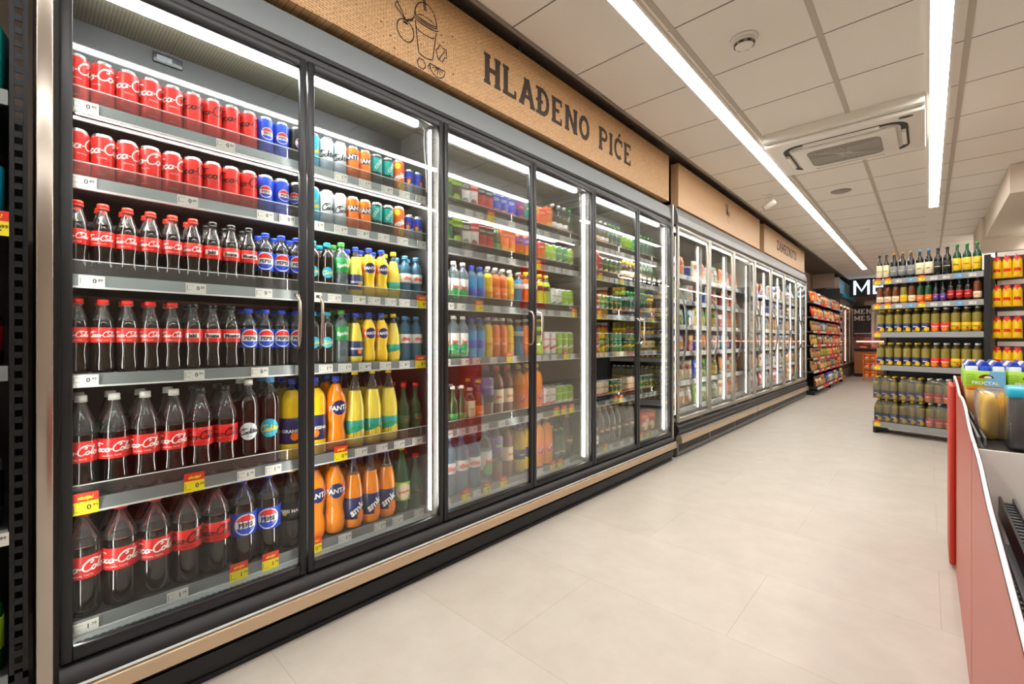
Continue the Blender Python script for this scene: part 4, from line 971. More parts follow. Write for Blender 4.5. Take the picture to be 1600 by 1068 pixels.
kind('bg', 'beer_bottle', 'bottle', 'dark green beer bottle', .030, lambda: bottle_parts('wine', .030, .235, 'glass_green', 'glass_green', .5, 'cap_green', (.14, .40, 'pl_darkgreen'), l_word('STAR', .012, 'pl_white', blob=('pl_red', 0, .8, .18)), cap_r=.0135))
kind('bp', 'beer_bottle', 'bottle', 'pale beer bottle, white label', .030, lambda: bottle_parts('wine', .030, .235, 'pet_oil', 'pet_clear', .6, 'cap_white', (.14, .42, 'pl_white'), l_word('radler', .010, 'pl_red'), cap_r=.0135))
kind('bk', 'beer_bottle', 'bottle', 'large dark brown bottle', .042, lambda: bottle_parts('big', .042, .320, 'glass_dark', 'glass_brown', .7, 'cap_gold', (.30, .50, 'pl_brown'), l_word('PIVO', .016, 'pl_cream')))
def g_cart(txt, c1, c2, fruit):
    return lambda d, w, h: (d.rect(-w/2*.98, h*.70, w/2*.98, h*.96, c1, 1), d.disc(.0, h*.32, w*.34, w*.34, fruit, 1, 16), d.text(txt, min(.02, w*1.1/len(txt)), c2, 0, h*.82, 3, bold=.04), d.disc(-w*.18, h*.22, w*.16, w*.16, 'pl_green', 2, 10))
for key, base, c1, c2, fr, txt, desc, wd, hh in (
    ('ks', 'pl_sky', 'pl_ice', 'pl_red', 'pl_white', 'Mlijeko', 'light blue carton', .075, .185), ('kg', 'pl_darkgreen', 'pl_black', 'pl_lime', 'pl_leafgreen', 'ALOE', 'dark green carton', .066, .18),
    ('kl', 'pl_black', 'pl_lime', 'pl_black', 'pl_lime', 'KIWI', 'black and lime carton', .068, .19), ('kz', 'pl_white', 'pl_black', 'pl_white', 'pl_grey', 'ICE', 'white and black carton', .06, .175),
    ('kr', 'pl_white', 'pl_red', 'pl_white', 'pl_deepred', 'BRAVO', 'white and red carton', .06, .185), ('kd', 'pl_deepred', 'pl_black', 'pl_white', 'pl_red', 'VISNJA', 'dark red carton', .06, .175),
    ('ko', 'pl_blue', 'pl_blue', 'pl_white', 'pl_orange', 'DIS', 'blue carton with orange fruit', .066, .155), ('kp', 'pl_purple', 'pl_magenta', 'pl_white', 'pl_orange', 'Juicy', 'purple and orange carton', .063, .155),
    ('kt', 'pl_teal', 'pl_green', 'pl_white', 'pl_orange', 'Juicy', 'teal carton with orange fruit', .063, .16), ('ky', 'pl_orange', 'pl_yellow', 'pl_deepred', 'pl_carrot', 'Juicy', 'orange and yellow carton', .063, .165),
    ('kk', 'pl_carrot', 'pl_red', 'pl_white', 'pl_orange', 'Juicy', 'bright red juice carton', .066, .165), ('kx', 'pl_orange', 'pl_carrot', 'pl_white', 'pl_yellow', 'Narandža', 'plain orange carton', .06, .19),
    ('kb', 'pl_deepred', 'pl_red', 'pl_yellow', 'pl_cream', 'JELEN', 'dark red beer box', .12, .19)):
    kind(key, 'drink_carton', 'carton', desc, wd/2, lambda base=base, c1=c1, c2=c2, fr=fr, txt=txt, wd=wd, hh=hh: carton_parts(wd, .062 if wd < .1 else .1, hh, base, g_cart(txt, c1, c2, fr), 'cap_white' if wd > .064 and wd < .1 else None))

NUM = ['first', 'second', 'third', 'fourth', 'fifth', 'sixth', 'seventh', 'eighth', 'ninth', 'tenth', 'eleventh', 'twelfth', 'thirteenth', 'fourteenth', 'fifteenth', 'sixteenth', 'seventeenth', 'eighteenth', 'nineteenth', 'twentieth']
NUM += ['twenty-'+n for n in NUM[:9]] + ['thirtieth'] + ['thirty-'+n for n in NUM[:9]]
SHN = ['top', 'second', 'third', 'fourth', 'fifth', 'bottom']
def place(key, loc, rot, label, group, bare=False):
    name, cat, desc, r, bld = K[key]
    if key not in KM: KM[key] = bld()
    t = thing(name, label, cat, loc, rot, group)
    for pn, me in KM[key]:
        if bare and pn in ('neck_label',): continue
        o = bpy.data.objects.new(pn, me); COL.objects.link(o); o.parent = t
    return t
def row(keys, y0, y1, z, x, where, rowname, group, jitter=.12, turn=0.):
    """fill y0..y1 with the listed kinds side by side, front faces on the line x"""
    w = sum(2*K[k][3] for k in keys); gap = ((y1-y0)-w)/max(1, len(keys)); y = y0+gap/2
    for i, k in enumerate(keys):
        r = K[k][3]; box = K[k][0] == 'drink_carton'
        xx = x-(.031 if box and r < .05 else r if not box else .05)
        a = random.uniform(-jitter, jitter)*(5 if r < .031 else 1.6) if not box else random.uniform(-.02, .02)
        place(k, (xx, y+r, z+.0005), a+turn, '%s, %s from left, %s, %s' % (K[k][2], NUM[i], rowname, where), group)
        y += 2*r+gap
def shelfset(door, y0, y1, rows, back=()):
    for k, keys in enumerate(rows):
        keys = keys.split(); dn = NUM[door]+' door'
        row(keys, y0, y1, SH[k], -.118, dn, '%s shelf' % SHN[k], 'drinks on the %s shelf behind the %s' % (SHN[k], dn), turn=-.22)
        if k in back or (back == 'all'):
            rr = max(K[q][3] for q in keys)
            row(keys, y0, y1, SH[k], -.118-2*rr-.012, dn, '%s shelf back row' % SHN[k], 'back row drinks on the %s shelf behind the %s' % (SHN[k], dn), turn=-.22)
# door 1 and 2 share one case: the rows run right across behind the frame
C9 = 'cola '*5+'colaz '*4+'pep '*2+'pepk'
shelfset(0, .082, .836, [C9, C9, 'b5c '*6+'b5j b5b b5m '+'b5p '*3, 'b5c '*5+'b5j b5b b5m '+'b5p '*4, 'b15 '*4+'b15z '*2+'b15k b15c b2g', 'b2 '*3+'b2z '*2+'b2p '*2+'b2m'], (2, 3, 4, 5))
shelfset(1, .842, 1.466, ['ckc ckw ckw fan fan tk tk smk rb rb', 'ckc ckw ckw fan fan tk tk smk rb rb', 'b5k b5k b5s b5o b5f b5f b5l b5w b5w', 'b5k b5k b5s b5o b5f b5f b5l b5w b5w', 'b2g b2f b2l b2l b2l b1g b1g', 'b2f b2f b2s b2s b2s b2n b1g'], (2, 3, 4, 5))
shelfset(2, 1.515, 2.20, ['ks kg kl kz kr kd kd ko ko ko', 'ks kg kl kz kr kd kd b1o kx kx', 'b5w b5n b5n b5n b5d b5d b5y b5r b5r b5y', 'b5w b5n b5n b5n b5d b5d b5y b5r b5r b5y', 'b1y b1o b1o b1o b1w b1y b2v b2r b2r', 'b2k b2w b2w b2w b2j b2v b2r'], (2, 3, 4, 5))
shelfset(3, 2.225, 2.88, ['kp kt ky kk kx bp bp bp bg', 'tj tj tj kk lg lg gw gw lg', 'b5u b5q b5q b5g b5g gw2 gw2 lg lg', 'b5u b5r b5g b5g rw rw lg lg lg', 'b2o b2o b2o rw rw lg lg lg', 'b2t b2t b2o b2o bg bg bk'], (2, 3, 4, 5))
shelfset(4, 2.96, 3.62, ['bw bw bw bw bp bp bg bg bg', 'kb kb rd gy gy gy gy', 'rd rd rd rd gw gw gy gy gy', 'rd rd rd rd lt gy gy gw gw', 'rd rd rd gold gold gold gy gy gy', 'bp bp bp bp bk bk bk bk'], (2, 3))
shelfset(5, 3.65, 4.28, ['lt lt gw bg bg bg bg bg', 'bw bw bw bw bw bg bg bg bg', 'bg bg bg bg bg bg bg bw bw', 'gy gy gy bg bg bw bw bw bw', 'gold gold gold gw gw gy gy gy gy', 'bk bk bk kb kb'], (2, 3))

# ------------------------------------------------------------------ bags, boxes, jars for the freezers and shelves
def pillow(w, h, t, zone, nx=9, nz=9, crimp=.0025, wob=.0, taper=0.):
    """standing bag facing +x; zone(u,v)->material for the front, u,v in 0..1"""
    m = MB(); vs = []
    rs = random.Random(int(w*1e4+h*1e3))
    for side in (1, -1):
        for i in range(nz+1):
            v = i/nz
            for j in range(nx+1):
                u = j/nx; fu = max(0, math.sin(PI*u))**.55; fv = max(0, math.sin(PI*(.04+.92*v)))**.5
                x = side*(crimp*.4+t/2*fu*fv*(1.1-.25*v)) + wob*(rs.random()-.5)
                vs.append((x, (u-.5)*w*(1-.06*math.sin(PI*v))*(1-taper*max(0, v-.72)/.28), v*h+wob*2*(rs.random()-.5)))
    n = (nz+1)*(nx+1); by = {}
    for s_ in (0, 1):
        for i in range(nz):
            for j in range(nx):
                a = s_*n+i*(nx+1)+j; f = (a, a+1, a+nx+2, a+nx+1)
                by.setdefault(zone((j+.5)/nx, (i+.5)/nz), []).append(f)
    o = len(m.v); m.v += vs
    for k, fs in by.items():
        ki = m.mi(k)
        for f in fs: m.f.append(tuple(i+o for i in f)); m.m.append(ki); m.sm.append(True)
    edge = [(i*(nx+1), (i+1)*(nx+1)) for i in range(nz)]+[(i*(nx+1)+nx, (i+1)*(nx+1)+nx) for i in range(nz)]+[(j, j+1) for j in range(nx)]+[(nz*(nx+1)+j, nz*(nx+1)+j+1) for j in range(nx)]
    ki = m.mi(zone(.5, .98))
    for a, b in edge: m.f.append((a+o, b+o, b+n+o, a+n+o)); m.m.append(ki); m.sm.append(True)
    return m
def bagzone(base, band, pic, top=None):
    def z(u, v):
        if v > .86: return top or base
        if (u-.5)**2/.10+(v-.34)**2/.07 < 1: return pic
        if .58 < v < .80 and .1 < u < .9: return band
        return base
    return z
def bag_parts(w, h, t, base, band, pic, word=None, wc='pl_white', top=None):
    m = pillow(w, h, t, bagzone(base, band, pic, top))
    out = [('bag_body', m.mesh('bag_body'))]
    return out
BAG = {}
bags = [('green vegetable bag', 'pl_green', 'pl_white', 'veg_green'), ('pale green vegetable bag', 'pl_lime', 'pl_darkgreen', 'veg_green'), ('orange chips bag', 'pl_orange', 'pl_deepred', 'veg_orange'),
        ('yellow potato bag', 'pl_yellow', 'pl_green', 'veg_pale'), ('white pastry bag', 'pl_white', 'pl_blue', 'bread_mix'), ('cream dumpling bag', 'pl_cream', 'pl_deepred', 'veg_pale'),
        ('clear bread bag', 'bread_mix', 'pl_white', 'bread_mix'), ('red frozen fruit bag', 'pl_deepred', 'pl_white', 'veg_red'), ('white fish bag', 'pl_ice', 'pl_sky', 'veg_pale'), ('blue seafood bag', 'pl_blue', 'pl_white', 'veg_orange'),
        ('brown nugget bag', 'pl_kraft', 'pl_orange', 'bread_mix'), ('pink berry bag', 'pl_pink', 'pl_white', 'veg_red')]
for i, (dsc, b_, c_, p_) in enumerate(bags):
    for q, (w_, h_, t_) in enumerate(((.178, .235, .075), (.19, .235, .08))):
        kind('g%d_%d' % (i, q), 'frozen_food_bag', 'bag', dsc, w_/2, lambda b_=b_, c_=c_, p_=p_, w_=w_, h_=h_, t_=t_: bag_parts(w_, h_, t_, b_, c_, p_))
fboxes = [('blue ice cream box', 'pl_blue', 'pl_white', 'veg_red'), ('red pizza box', 'pl_deepred', 'pl_yellow', 'veg_red'), ('white pastry box', 'pl_white', 'pl_red', 'bread_mix'), ('cyan fish box', 'pl_cyan', 'pl_white', 'veg_orange'), ('brown cake box', 'pl_brown', 'pl_cream', 'bread_mix')]
def fbox_parts(base, c, pic, w_=.17, h_=.20, d_=.08):
    m = MB().bbox((-d_/2, -w_/2, 0), (d_/2, w_/2, h_), base, .003, 1); d = Decal()
    d.rect(-w_*.46, h_*.66, w_*.46, h_*.92, c, 1); d.disc(0, h_*.32, w_*.36, h_*.26, pic, 1, 18)
    d.flat(m, lambda u, v, o: (d_/2+o, u, v)); return [('box_body', m.mesh('box_body'))]
for i, (dsc, b_, c_, p_) in enumerate(fboxes):
    kind('x%d' % i, 'frozen_food_box', 'box', dsc, .085, lambda b_=b_, c_=c_, p_=p_: fbox_parts(b_, c_, p_))
kind('tub', 'ice_cream_tub', 'tub', 'white ice cream tub', .07, lambda: [('tub_body', MB().lathe([(.052, 0), (.060, .004), (.066, .12), (.066, .125)], 22, 'pl_white', zones=[(.03, .10, 'pl_blue')]).mesh('tub_body')), ('lid', MB().lathe([(.070, .120), (.070, .134), (.062, .138), (0, .138)], 22, 'pl_ice').mesh('lid'))])
def frow(keys, y0, y1, z, x, where, group, ranks=NUM, lean=.10):
    w = sum(2*K[k][3] for k in keys); gap = ((y1-y0)-w)/max(1, len(keys)); y = y0+gap/2
    for i, k in enumerate(keys):
        r = K[k][3]
        t = place(k, (x-.05 if K[k][0] != 'ice_cream_tub' else x-.08, y+r, z+.0005), random.uniform(-.12, .12), '%s, %s from left, %s' % (K[k][2], NUM[i], where), group)
        if 'bag' in K[k][0]: t.rotation_euler = (random.uniform(-.05, .05), -lean*random.uniform(.3, 1), random.uniform(-.25, .15))
        y += 2*r+gap
rs = random.Random(11)
plan = [ # per freezer door, six shelves top to bottom: indices into the bag list
 [[4, 'x0', 2, 'tub'], ['tub', 1, 1, 'x2'], ['x0', 8, 0, 'x3'], [8, 'x0', 9, 'x1'], [1, 3, 5, 5], [6, 6, 6, 6]],
 [[5, 2, 'x2', 0], ['x4', 'tub', 4, 2], [3, 3, 1, 3], ['tub', 10, 10, 'x2'], [9, 1, 0, 3], [1, 0, 1, 0]],
 [[2, 5, 'x1', 2], ['x1', 2, 7, 2], [7, 2, 2, 2], ['x3', 9, 'tub', 7], [10, 7, 3, 5], [5, 10, 2, 2]],
 [['tub', 'x2', 4, 'x1'], ['tub', 7, 'tub', 'x2'], [3, 10, 5, 2], [5, 3, 5, 10], [8, 7, 10, 7], [7, 11, 7, 8]],
 [['x1', 7, 'x2', 4], ['x2', 4, 'tub', 'x0'], [8, 4, 8, 2], [8, 'x2', 4, 3], [5, 8, 8, 4], [7, 11, 8, 7]],
 [[4, 'x1', 5, 'x2'], [4, 8, 4, 'tub'], [10, 8, 4, 8], ['x2', 4, 8, 4], [8, 11, 8, 5], [11, 7, 8, 11]],
 [['x2', 4, 'x4', 5], ['x4', 10, 4, 'x2'], [10, 6, 10, 4], [4, 10, 6, 10], [6, 10, 5, 6], [10, 6, 6, 10]]]
for dno, rows in enumerate(plan):
    for k, r_ in enumerate(rows):
        keys = [q if isinstance(q, str) else 'g%d_%d' % (q, 1 if k > 3 else 0) for q in r_]
        frow(keys, FD[dno]+.03, FD[dno+1]-.16 if dno in (2, 6) else FD[dno+1]-.03, FZ[k], -.135, '%s shelf of %s freezer door' % (SHN[k], NUM[dno]), 'frozen food on the %s shelf of the %s freezer door' % (SHN[k], NUM[dno]))

# ------------------------------------------------------------------ snack gondola between the freezers and the far fridge
GZ = [2.0, 1.68, 1.37, 1.07, .79, .51, .17]
GY = (11.32, 15.55)
t = thing('snack_shelf', 'dark shelf unit of snacks beyond the last freezer door', 'shelf', (0, 13.43, 0)); cy = 13.43
MB().box((-.5, GY[0]-cy, .05), (-.46, GY[1]-cy, 2.45), 'anthracite').obj('back_panel', t)
MB().box((-.5, GY[1]-cy, 0), (.06, GY[1]+.04-cy, 2.62), 'anthracite').obj('side_panel', t)
MB().box((-.5, GY[0]-.03-cy, 0), (-.05, GY[0]-cy, 2.2), 'case_black').obj('side_panel', t)
for yy in (GY[0]+.02, (GY[0]+GY[1])/2, GY[1]-.05): MB().box((-.05, yy-cy, 0), (.12, yy+.03-cy, .10), 'case_black').obj('foot', t)
for k, z in enumerate(GZ):
    xf = .10 if k < 6 else .17
    m = MB(); m.box((-.46, GY[0]-cy, z-.03), (xf, GY[1]-cy, z-.004), 'shelf_dark'); m.box((xf, GY[0]-cy, z-.045), (xf+.012, GY[1]-cy, z+.005), 'rail_light'); s = m.obj('shelf', t)
    for j in range(5 if k else 3):
        rs2 = random.Random(k*7+j); yy = GY[0]+.5+(GY[1]-GY[0]-.6)*(j+rs2.random()*.7)/5
        MB().box((xf+.012, yy-.16-cy, z-.06), (xf+.018, yy+.16-cy, z+.02), 'tag_red').obj('promo_strip', s)
snk = [('red snack bag', 'pl_red', 'pl_yellow', 'veg_orange'), ('orange snack bag', 'pl_orange', 'pl_red', 'veg_pale'), ('golden snack bag', 'pl_kraft', 'pl_brown', 'bread_mix'), ('blue snack bag', 'pl_blue', 'pl_white', 'veg_pale'), ('green snack bag', 'pl_leafgreen', 'pl_yellow', 'veg_orange'), ('navy snack bag', 'pl_navy', 'pl_sky', 'veg_pale'), ('brown snack bag', 'pl_brown', 'pl_cream', 'bread_mix'), ('white snack bag', 'pl_cream', 'pl_deepred', 'veg_orange'), ('dark red snack bag', 'pl_deepred', 'pl_white', 'bread_mix'), ('yellow snack bag', 'pl_yellow', 'pl_green', 'veg_pale')]
for i, (dsc, b_, c_, p_) in enumerate(snk):
    kind('s%d' % i, 'snack_bag', 'bag', dsc, .09, lambda b_=b_, c_=c_, p_=p_: bag_parts(.18, .225, .07, b_, c_, p_))
srow = [[1, 0, 1, 2], [0, 0, 4, 0], [2, 2, 1, 2], [2, 5, 2, 1], [0, 2, 4, 2], [2, 0, 2, 5], [3, 3, 5, 4]]
for k, z in enumerate(GZ):
    q_ = random.Random(k+31); keys = []
    while len(keys) < 20: keys += ['s%d' % (q_.choice(srow[k]) if q_.random() < .6 else q_.choice([6, 7, 8, 9, 5, 2]))]*q_.choice([1, 2, 3])
    keys = keys[:20]
    frow(keys, GY[0]+.02, GY[1]-.06, z, .11 if k < 6 else .18, '%s shelf of snack unit' % (SHN[k] if k < 5 else ['sixth', 'bottom'][k-5]), 'snacks on the %s shelf of the snack unit' % (SHN[k] if k < 5 else ['sixth', 'bottom'][k-5]), lean=.2)

# ------------------------------------------------------------------ far fridge, butcher counter, back of the shop
t = thing('display_fridge', 'glass-fronted meat fridge with pink light beyond the snack shelves', 'fridge', (0, 17.4, 0)); cy = 17.4
a, b = 15.75, 18.95
m = MB(); m.box((-.8, a-cy, .2), (-.7, b-cy, 2.9), 'case_pale'); m.box((-.7, a-cy, 2.25), (.0, b-cy, 2.4), 'case_grey'); m.box((-.7, a-cy, .1), (0, b-cy, .4), 'case_grey')
m.box((-.7, b-.02-cy, .4), (0, b-cy, 2.25), 'case_pale'); m.obj('cabinet', t)
MB().box((-.3, a-.05-cy, 0), (.03, a-cy, 2.95), 'plastic_white').obj('end_panel', t)
m = MB(); m.box((.0, a-cy, .32), (.06, b-cy, .42), 'case_black'); m.box((0, a-cy, .05), (.04, b-cy, .32), 'steel_grey'); m.obj('base_panel', t)
for j in range(4):
    y0 = a+j*.8; d_ = MB()
    for p, q in (((0, y0, .42), (.025, y0+.03, 2.25)), ((0, y0+.77, .42), (.025, y0+.80, 2.25)), ((0, y0+.03, .42), (.025, y0+.77, .45)), ((0, y0+.03, 2.21), (.025, y0+.77, 2.25))): d_.box((p[0], p[1]-cy, p[2]), (q[0], q[1]-cy, q[2]), 'alu_frame')
    dr = d_.obj('door', t); MB().box((.008, y0+.028-cy, .44), (.014, y0+.772-cy, 2.22), 'pane').obj('glass_pane', dr)
MB().box((-.05, b-1.35-cy, .5), (-.03, b-1.32-cy, 2.1), 'tube_pink').obj('light_tube', t)
MB().box((-.07, a+.1-cy, 2.2), (-.04, b-.1-cy, 2.22), 'tube_pink').obj('light_tube', t)
for z in (.5, .85, 1.2, 1.55, 1.9): MB().box((-.68, a+.02-cy, z-.02), (-.12, b-.03-cy, z), 'shelf_dark').box((-.12, a+.02-cy, z-.03), (-.11, b-.03-cy, z+.01), 'rail_light').obj('shelf', t)
for k, z in enumerate((.5, .85, 1.2, 1.55, 1.9)):
    frow(['g7_0', 'g11_0', 'g8_0', 'g7_0', 'g11_0', 'g7_0', 'g11_0', 'g8_0', 'g7_0', 'g11_0'], a+.1, b-.5, z, -.13, '%s shelf of far meat fridge' % SHN[4-k] if k else 'bottom shelf of far meat fridge', 'packs on the %s shelf of the far meat fridge' % SHN[4-k if k else 5])
m = MB(); m.box((-.04, 15.76, 2.52), (.02, 18.3, 2.92), 'pl_sky'); tag(m.obj('poster_panel'), 'pale blue panel above the far meat fridge', 'panel')
m = MB(); m.box((.03, 16.2, 2.42), (.10, 18.9, 2.50), 'pl_cyan'); tag(m.obj('awning_panel'), 'turquoise strip panel beside the illuminated butcher sign', 'panel')
# illuminated sign
t = thing('illuminated_sign', 'black sign with glowing white letters above the meat counter', 'sign', (1.7, 17.0, 2.72))
MB().box((-1.565, -.05, -.25), (1.9, .05, .265), 'case_black').obj('sign_box', t)
SANS = {'M': (.92, [[(.07, 0), (.07, 1)], [(.07, .97), (.46, .25), (.85, .97)], [(.85, 1), (.85, 0)]]), 'E': (.62, [[(.07, 0), (.07, 1)], [(.07, .94), (.6, .94)], [(.07, .5), (.55, .5)], [(.07, .06), (.6, .06)]]),
 'S': (.62, [arc(.33, .73, .24, .21, 20, 270, 10)+arc(.33, .28, .26, .22, 90, -160, 10)]), 'A': (.80, [[(.04, 0), (.4, .98), (.76, 0)], [(.17, .32), (.63, .32)]]),
 'R': (.70, [[(.07, 0), (.07, 1)], [(.07, .94), (.36, .94)]+arc(.36, .70, .22, .24, 90, -90, 8)+[(.07, .46)], [(.34, .46), (.64, 0)]])}
x = -1.47
for ch in 'MESARA':
    adv, st = SANS[ch]; k = .42; m = MB(); d = Decal()
    for i, pl in enumerate(st): d.stroke([(px*k, (py-.5)*k) for px, py in pl], .055, 'sign_lit', 1+i*.2)
    d.flat(m, lambda u, v, o: (u, -.062-o, v)); d.flat(m, lambda u, v, o: (u, -.0502+o*.1, v))
    m.obj('letter', t, (x, 0, .01)); x += adv*k+.07
# menu boards on a timber wall
tag(MB().box((.32, 18.9, 1.0), (5.5, 18.98, 2.45), 'wall_pink').obj('partition_panel'), 'pinkish timber partition behind the meat counter', 'panel')
t = thing('menu_board', 'dark menu board with white words behind the meat counter', 'board', (1.15, 18.88, 1.75))
MB().box((-.42, -.01, -.62), (1.2, .01, .60), 'case_black').obj('board', t)
m = MB(); d = Decal(); slab_text(d, 'MESNE', .16, 'tag_white', -.32, .30); slab_text(d, 'MESO', .16, 'tag_white', -.32, .07)
for k in range(5): d.rect(-.32, -.08-k*.08, .5-.1*(k % 2), -.055-k*.08, 'pl_silver', 1)
d.flat(m, lambda u, v, o: (u, -.011-o, v)); m.obj('lettering', t)
t = thing('menu_board', 'dark menu board left of the pale post near the far fridge', 'board', (.28, 18.88, 1.75))
MB().box((-.25, -.01, -.5), (.22, .01, .55), 'case_black').obj('board', t)
m = MB(); d = Decal(); slab_text(d, 'MEN', .15, 'tag_white', -.22, .28); slab_text(d, 'MES', .15, 'tag_white', -.22, .06); d.flat(m, lambda u, v, o: (u, -.011-o, v)); m.obj('lettering', t)
# counter
t = thing('meat_counter', 'wood-fronted glass meat counter glowing pink at the back', 'counter', (2.4, 18.0, 0))
MB().box((-2.25, -.02, .10), (2.5, .6, .80), 'wood_front').obj('front_panel', t); MB().box((-2.25, .0, 0), (2.5, .6, .10), 'case_black').obj('plinth', t)
MB().box((-2.25, -.04, .80), (2.5, .6, .88), 'dark_metal').obj('ledge', t)
MB().box((-2.25, -.03, .88), (2.5, -.022, 1.36), 'guard_glass').obj('front_glass', t)
MB().box((-2.25, -.04, 1.36), (2.5, .35, 1.38), 'rail_light').obj('top_shelf', t)
MB().box((-2.2, .02, 1.10), (2.45, .05, 1.13), 'tube_pink').obj('light_tube', t)
rs = random.Random(5)
for k in range(14):
    m = MB(); m.lathe([(.03, 0), (.09, .012), (.10, .04), (.06, .075), (0, .085)], 12, 'meat' if k % 3 else 'meat_pale')
    for i, v in enumerate(m.v): m.v[i] = (v[0]*1.3, v[1], v[2]*(1+.2*math.sin(v[0]*60)))
    tag(m.obj('meat_cut', None, (.35+k*.31, 18.25, .881), rs.random()), ('dark red' if k % 3 else 'pale') + ' meat cut, %s from left in glass counter' % NUM[k], 'meat', 'meat cuts in the glass counter')
t = thing('post', 'pale post standing between the two dark menu boards', 'post', (.555, 18.8, 0)); MB().box((-.035, -.03, 0), (.035, .03, 2.1), 'plastic_white').obj('pole', t); MB().box((-.05, -.05, 0), (.05, .05, .03), 'steel_grey').obj('base', t)
# small orange stand
t = thing('display_stand', 'small wire stand of orange snack bags by the meat counter', 'stand', (.67, 16.2, 0))
for sx in (-.14, .14):
    for sy in (-.1, .1): MB().box((sx-.008, sy-.008, 0), (sx+.008, sy+.008, .78), 'cap_orange').obj('upright', t)
for z in (.12, .36, .60): MB().box((-.14, -.11, z-.01), (.14, .11, z), 'cap_orange').obj('shelf', t)
for k, z in enumerate((.12, .36, .60)):
    for j in range(2):
        tt = place('s1', (.60+j*.14, 16.14, z), R(-90), 'orange snack bag, %s, %s tier of orange stand' % (['left', 'right'][j], ['bottom', 'middle', 'top'][k]), 'orange bags on the small stand'); tt.scale = (.75, .75, .75)

# ------------------------------------------------------------------ oil rack facing the camera
RO = Vector((1.361, 7.39, 0)); RA = R(-14.2)
RW = Vector((math.cos(RA), math.sin(RA), 0)); RD = Vector((-math.sin(RA), math.cos(RA), 0))
def rack_pt(w_, dpt, z): return RO+RW*w_+RD*dpt+Vector((0, 0, z))
t = thing('oil_rack', 'black shelf rack of oil and vinegar bottles at the aisle end', 'shelf rack', tuple(RO), RA)
WR = 1.0
MB().box((-.0, .40, .05), (WR, .43, 2.0), 'case_black').obj('back_panel', t)
m = MB(); m.box((WR, -.0, .03), (WR+.018, .43, 2.12), 'case_black')
m.obj('side_panel', t)
m = MB(); m.box((WR+.018, .0, .03), (WR+.05, .03, 2.12), 'dark_metal')
m.obj('upright', t)
MB().box((.0, .36, .0), (.03, .40, 2.0), 'dark_metal').obj('upright', t)
MB().prism([(.0, 0), (.42, 0), (.42, .13), (.0, .09)], 'x', .0, .03, 'case_black').obj('foot', t)
MB().prism([(.0, 0), (.42, 0), (.42, .13), (.0, .09)], 'x', WR-.03, WR, 'case_black').obj('foot', t)
RZ = [1.945, 1.635, 1.28, .865, .15]
for k, z in enumerate(RZ):
    dp = 0 if k else 0
    m = MB(); m.box((.01, .0, z-.03), (WR-.002, .40, z-.004), 'shelf_dark'); m.box((.0, -.014, z-.062 if k < 4 else z-.07), (WR, .0, z+.002), 'rail_silver'); s = m.obj('shelf', t)
    for j in range(9 if k < 2 else 1):
        w_ = .05+j*.108
        o = add_tag(s, -.0, z-.055, 0, 'yellow' if (k < 2 and j in (0, 1, 4)) or (k > 1) else ('blue' if j in (3, 7) else 'white'), ('2', '99')); o.location = (w_, -.015, z-.05); o.rotation_euler = (0, 0, R(-90))
kind('o1', 'oil_bottle', 'bottle', 'tall dark bottle, gold-cream label', .030, lambda: bottle_parts('wine', .030, .315, 'glass_dark', 'glass_dark', .5, 'cap_black', (.10, .58, 'pl_cream'), l_word('OLIVA', .012, 'pl_brown')))
kind('o2', 'oil_bottle', 'bottle', 'square dark bottle, gold cap', .036, lambda: bottle_parts('flask', .037, .325, 'glass_dark', 'glass_dark', .5, 'cap_gold', (.12, .48, 'pl_grey'), l_word('EXTRA', .012, 'pl_cream')))
kind('o3', 'oil_bottle', 'bottle', 'dark bottle, sky-blue cap', .036, lambda: bottle_parts('flask', .037, .325, 'glass_dark', 'glass_dark', .5, 'cap_sky', (.10, .52, 'pl_cream'), l_word('olio', .018, 'pl_leafgreen')))
kind('o4', 'oil_bottle', 'bottle', 'dark bottle, black label', .036, lambda: bottle_parts('flask', .037, .320, 'glass_dark', 'glass_dark', .5, 'cap_black', (.12, .52, 'pl_black'), l_word('CASTELLO', .009, 'pl_cream')))
kind('o5', 'oil_bottle', 'bottle', 'dark green bottle, yellow label', .036, lambda: bottle_parts('flask', .037, .335, 'glass_green', 'glass_green', .5, 'cap_green', (.10, .52, 'pl_yellow'), l_word('Oliva', .016, 'pl_darkgreen')))
kind('v1', 'vinegar_bottle', 'bottle', 'amber vinegar bottle, red cap', .035, lambda: bottle_parts('straight', .035, .265, 'tea_brown', 'pet_clear', .8, 'cap_red', (.10, .36, 'pl_cream'), l_word('SIRĆE', .011, 'pl_red')))
kind('v2', 'vinegar_bottle', 'bottle', 'pale vinegar bottle, red cap', .035, lambda: bottle_parts('straight', .035, .265, 'oil', 'pet_oil', .75, 'cap_red', (.10, .40, 'pl_yellow'), l_word('ocat', .014, 'pl_red')))
kind('v3', 'vinegar_bottle', 'bottle', 'dark green bottle, orange label', .033, lambda: bottle_parts('straight', .033, .255, 'glass_green', 'glass_green', .8, 'cap_red', (.08, .36, 'pl_orange'), l_word('salsa', .012, 'pl_white')))
kind('v4', 'vinegar_bottle', 'bottle', 'slim dark sauce bottle', .027, lambda: bottle_parts('wine', .027, .235, 'glass_dark', 'glass_dark', .8, 'cap_black', (.10, .40, 'pl_purple'), l_word('SOS', .012, 'pl_white')))
kind('v5', 'vinegar_bottle', 'bottle', 'black bottle, red label', .031, lambda: bottle_parts('flask', .031, .265, 'glass_dark', 'glass_dark', .8, 'cap_gold', (.12, .46, 'pl_deepred'), l_word('ACETO', .010, 'pl_white')))
def oilb(lm, word, wc, blob): return lambda: bottle_parts('straight', .0405, .285, 'oil', 'pet_oil', .74, 'cap_yellow' if lm == 'pl_navy' else 'cap_white', (.10, .38, lm), l_word(word, .015, wc, blob=blob))
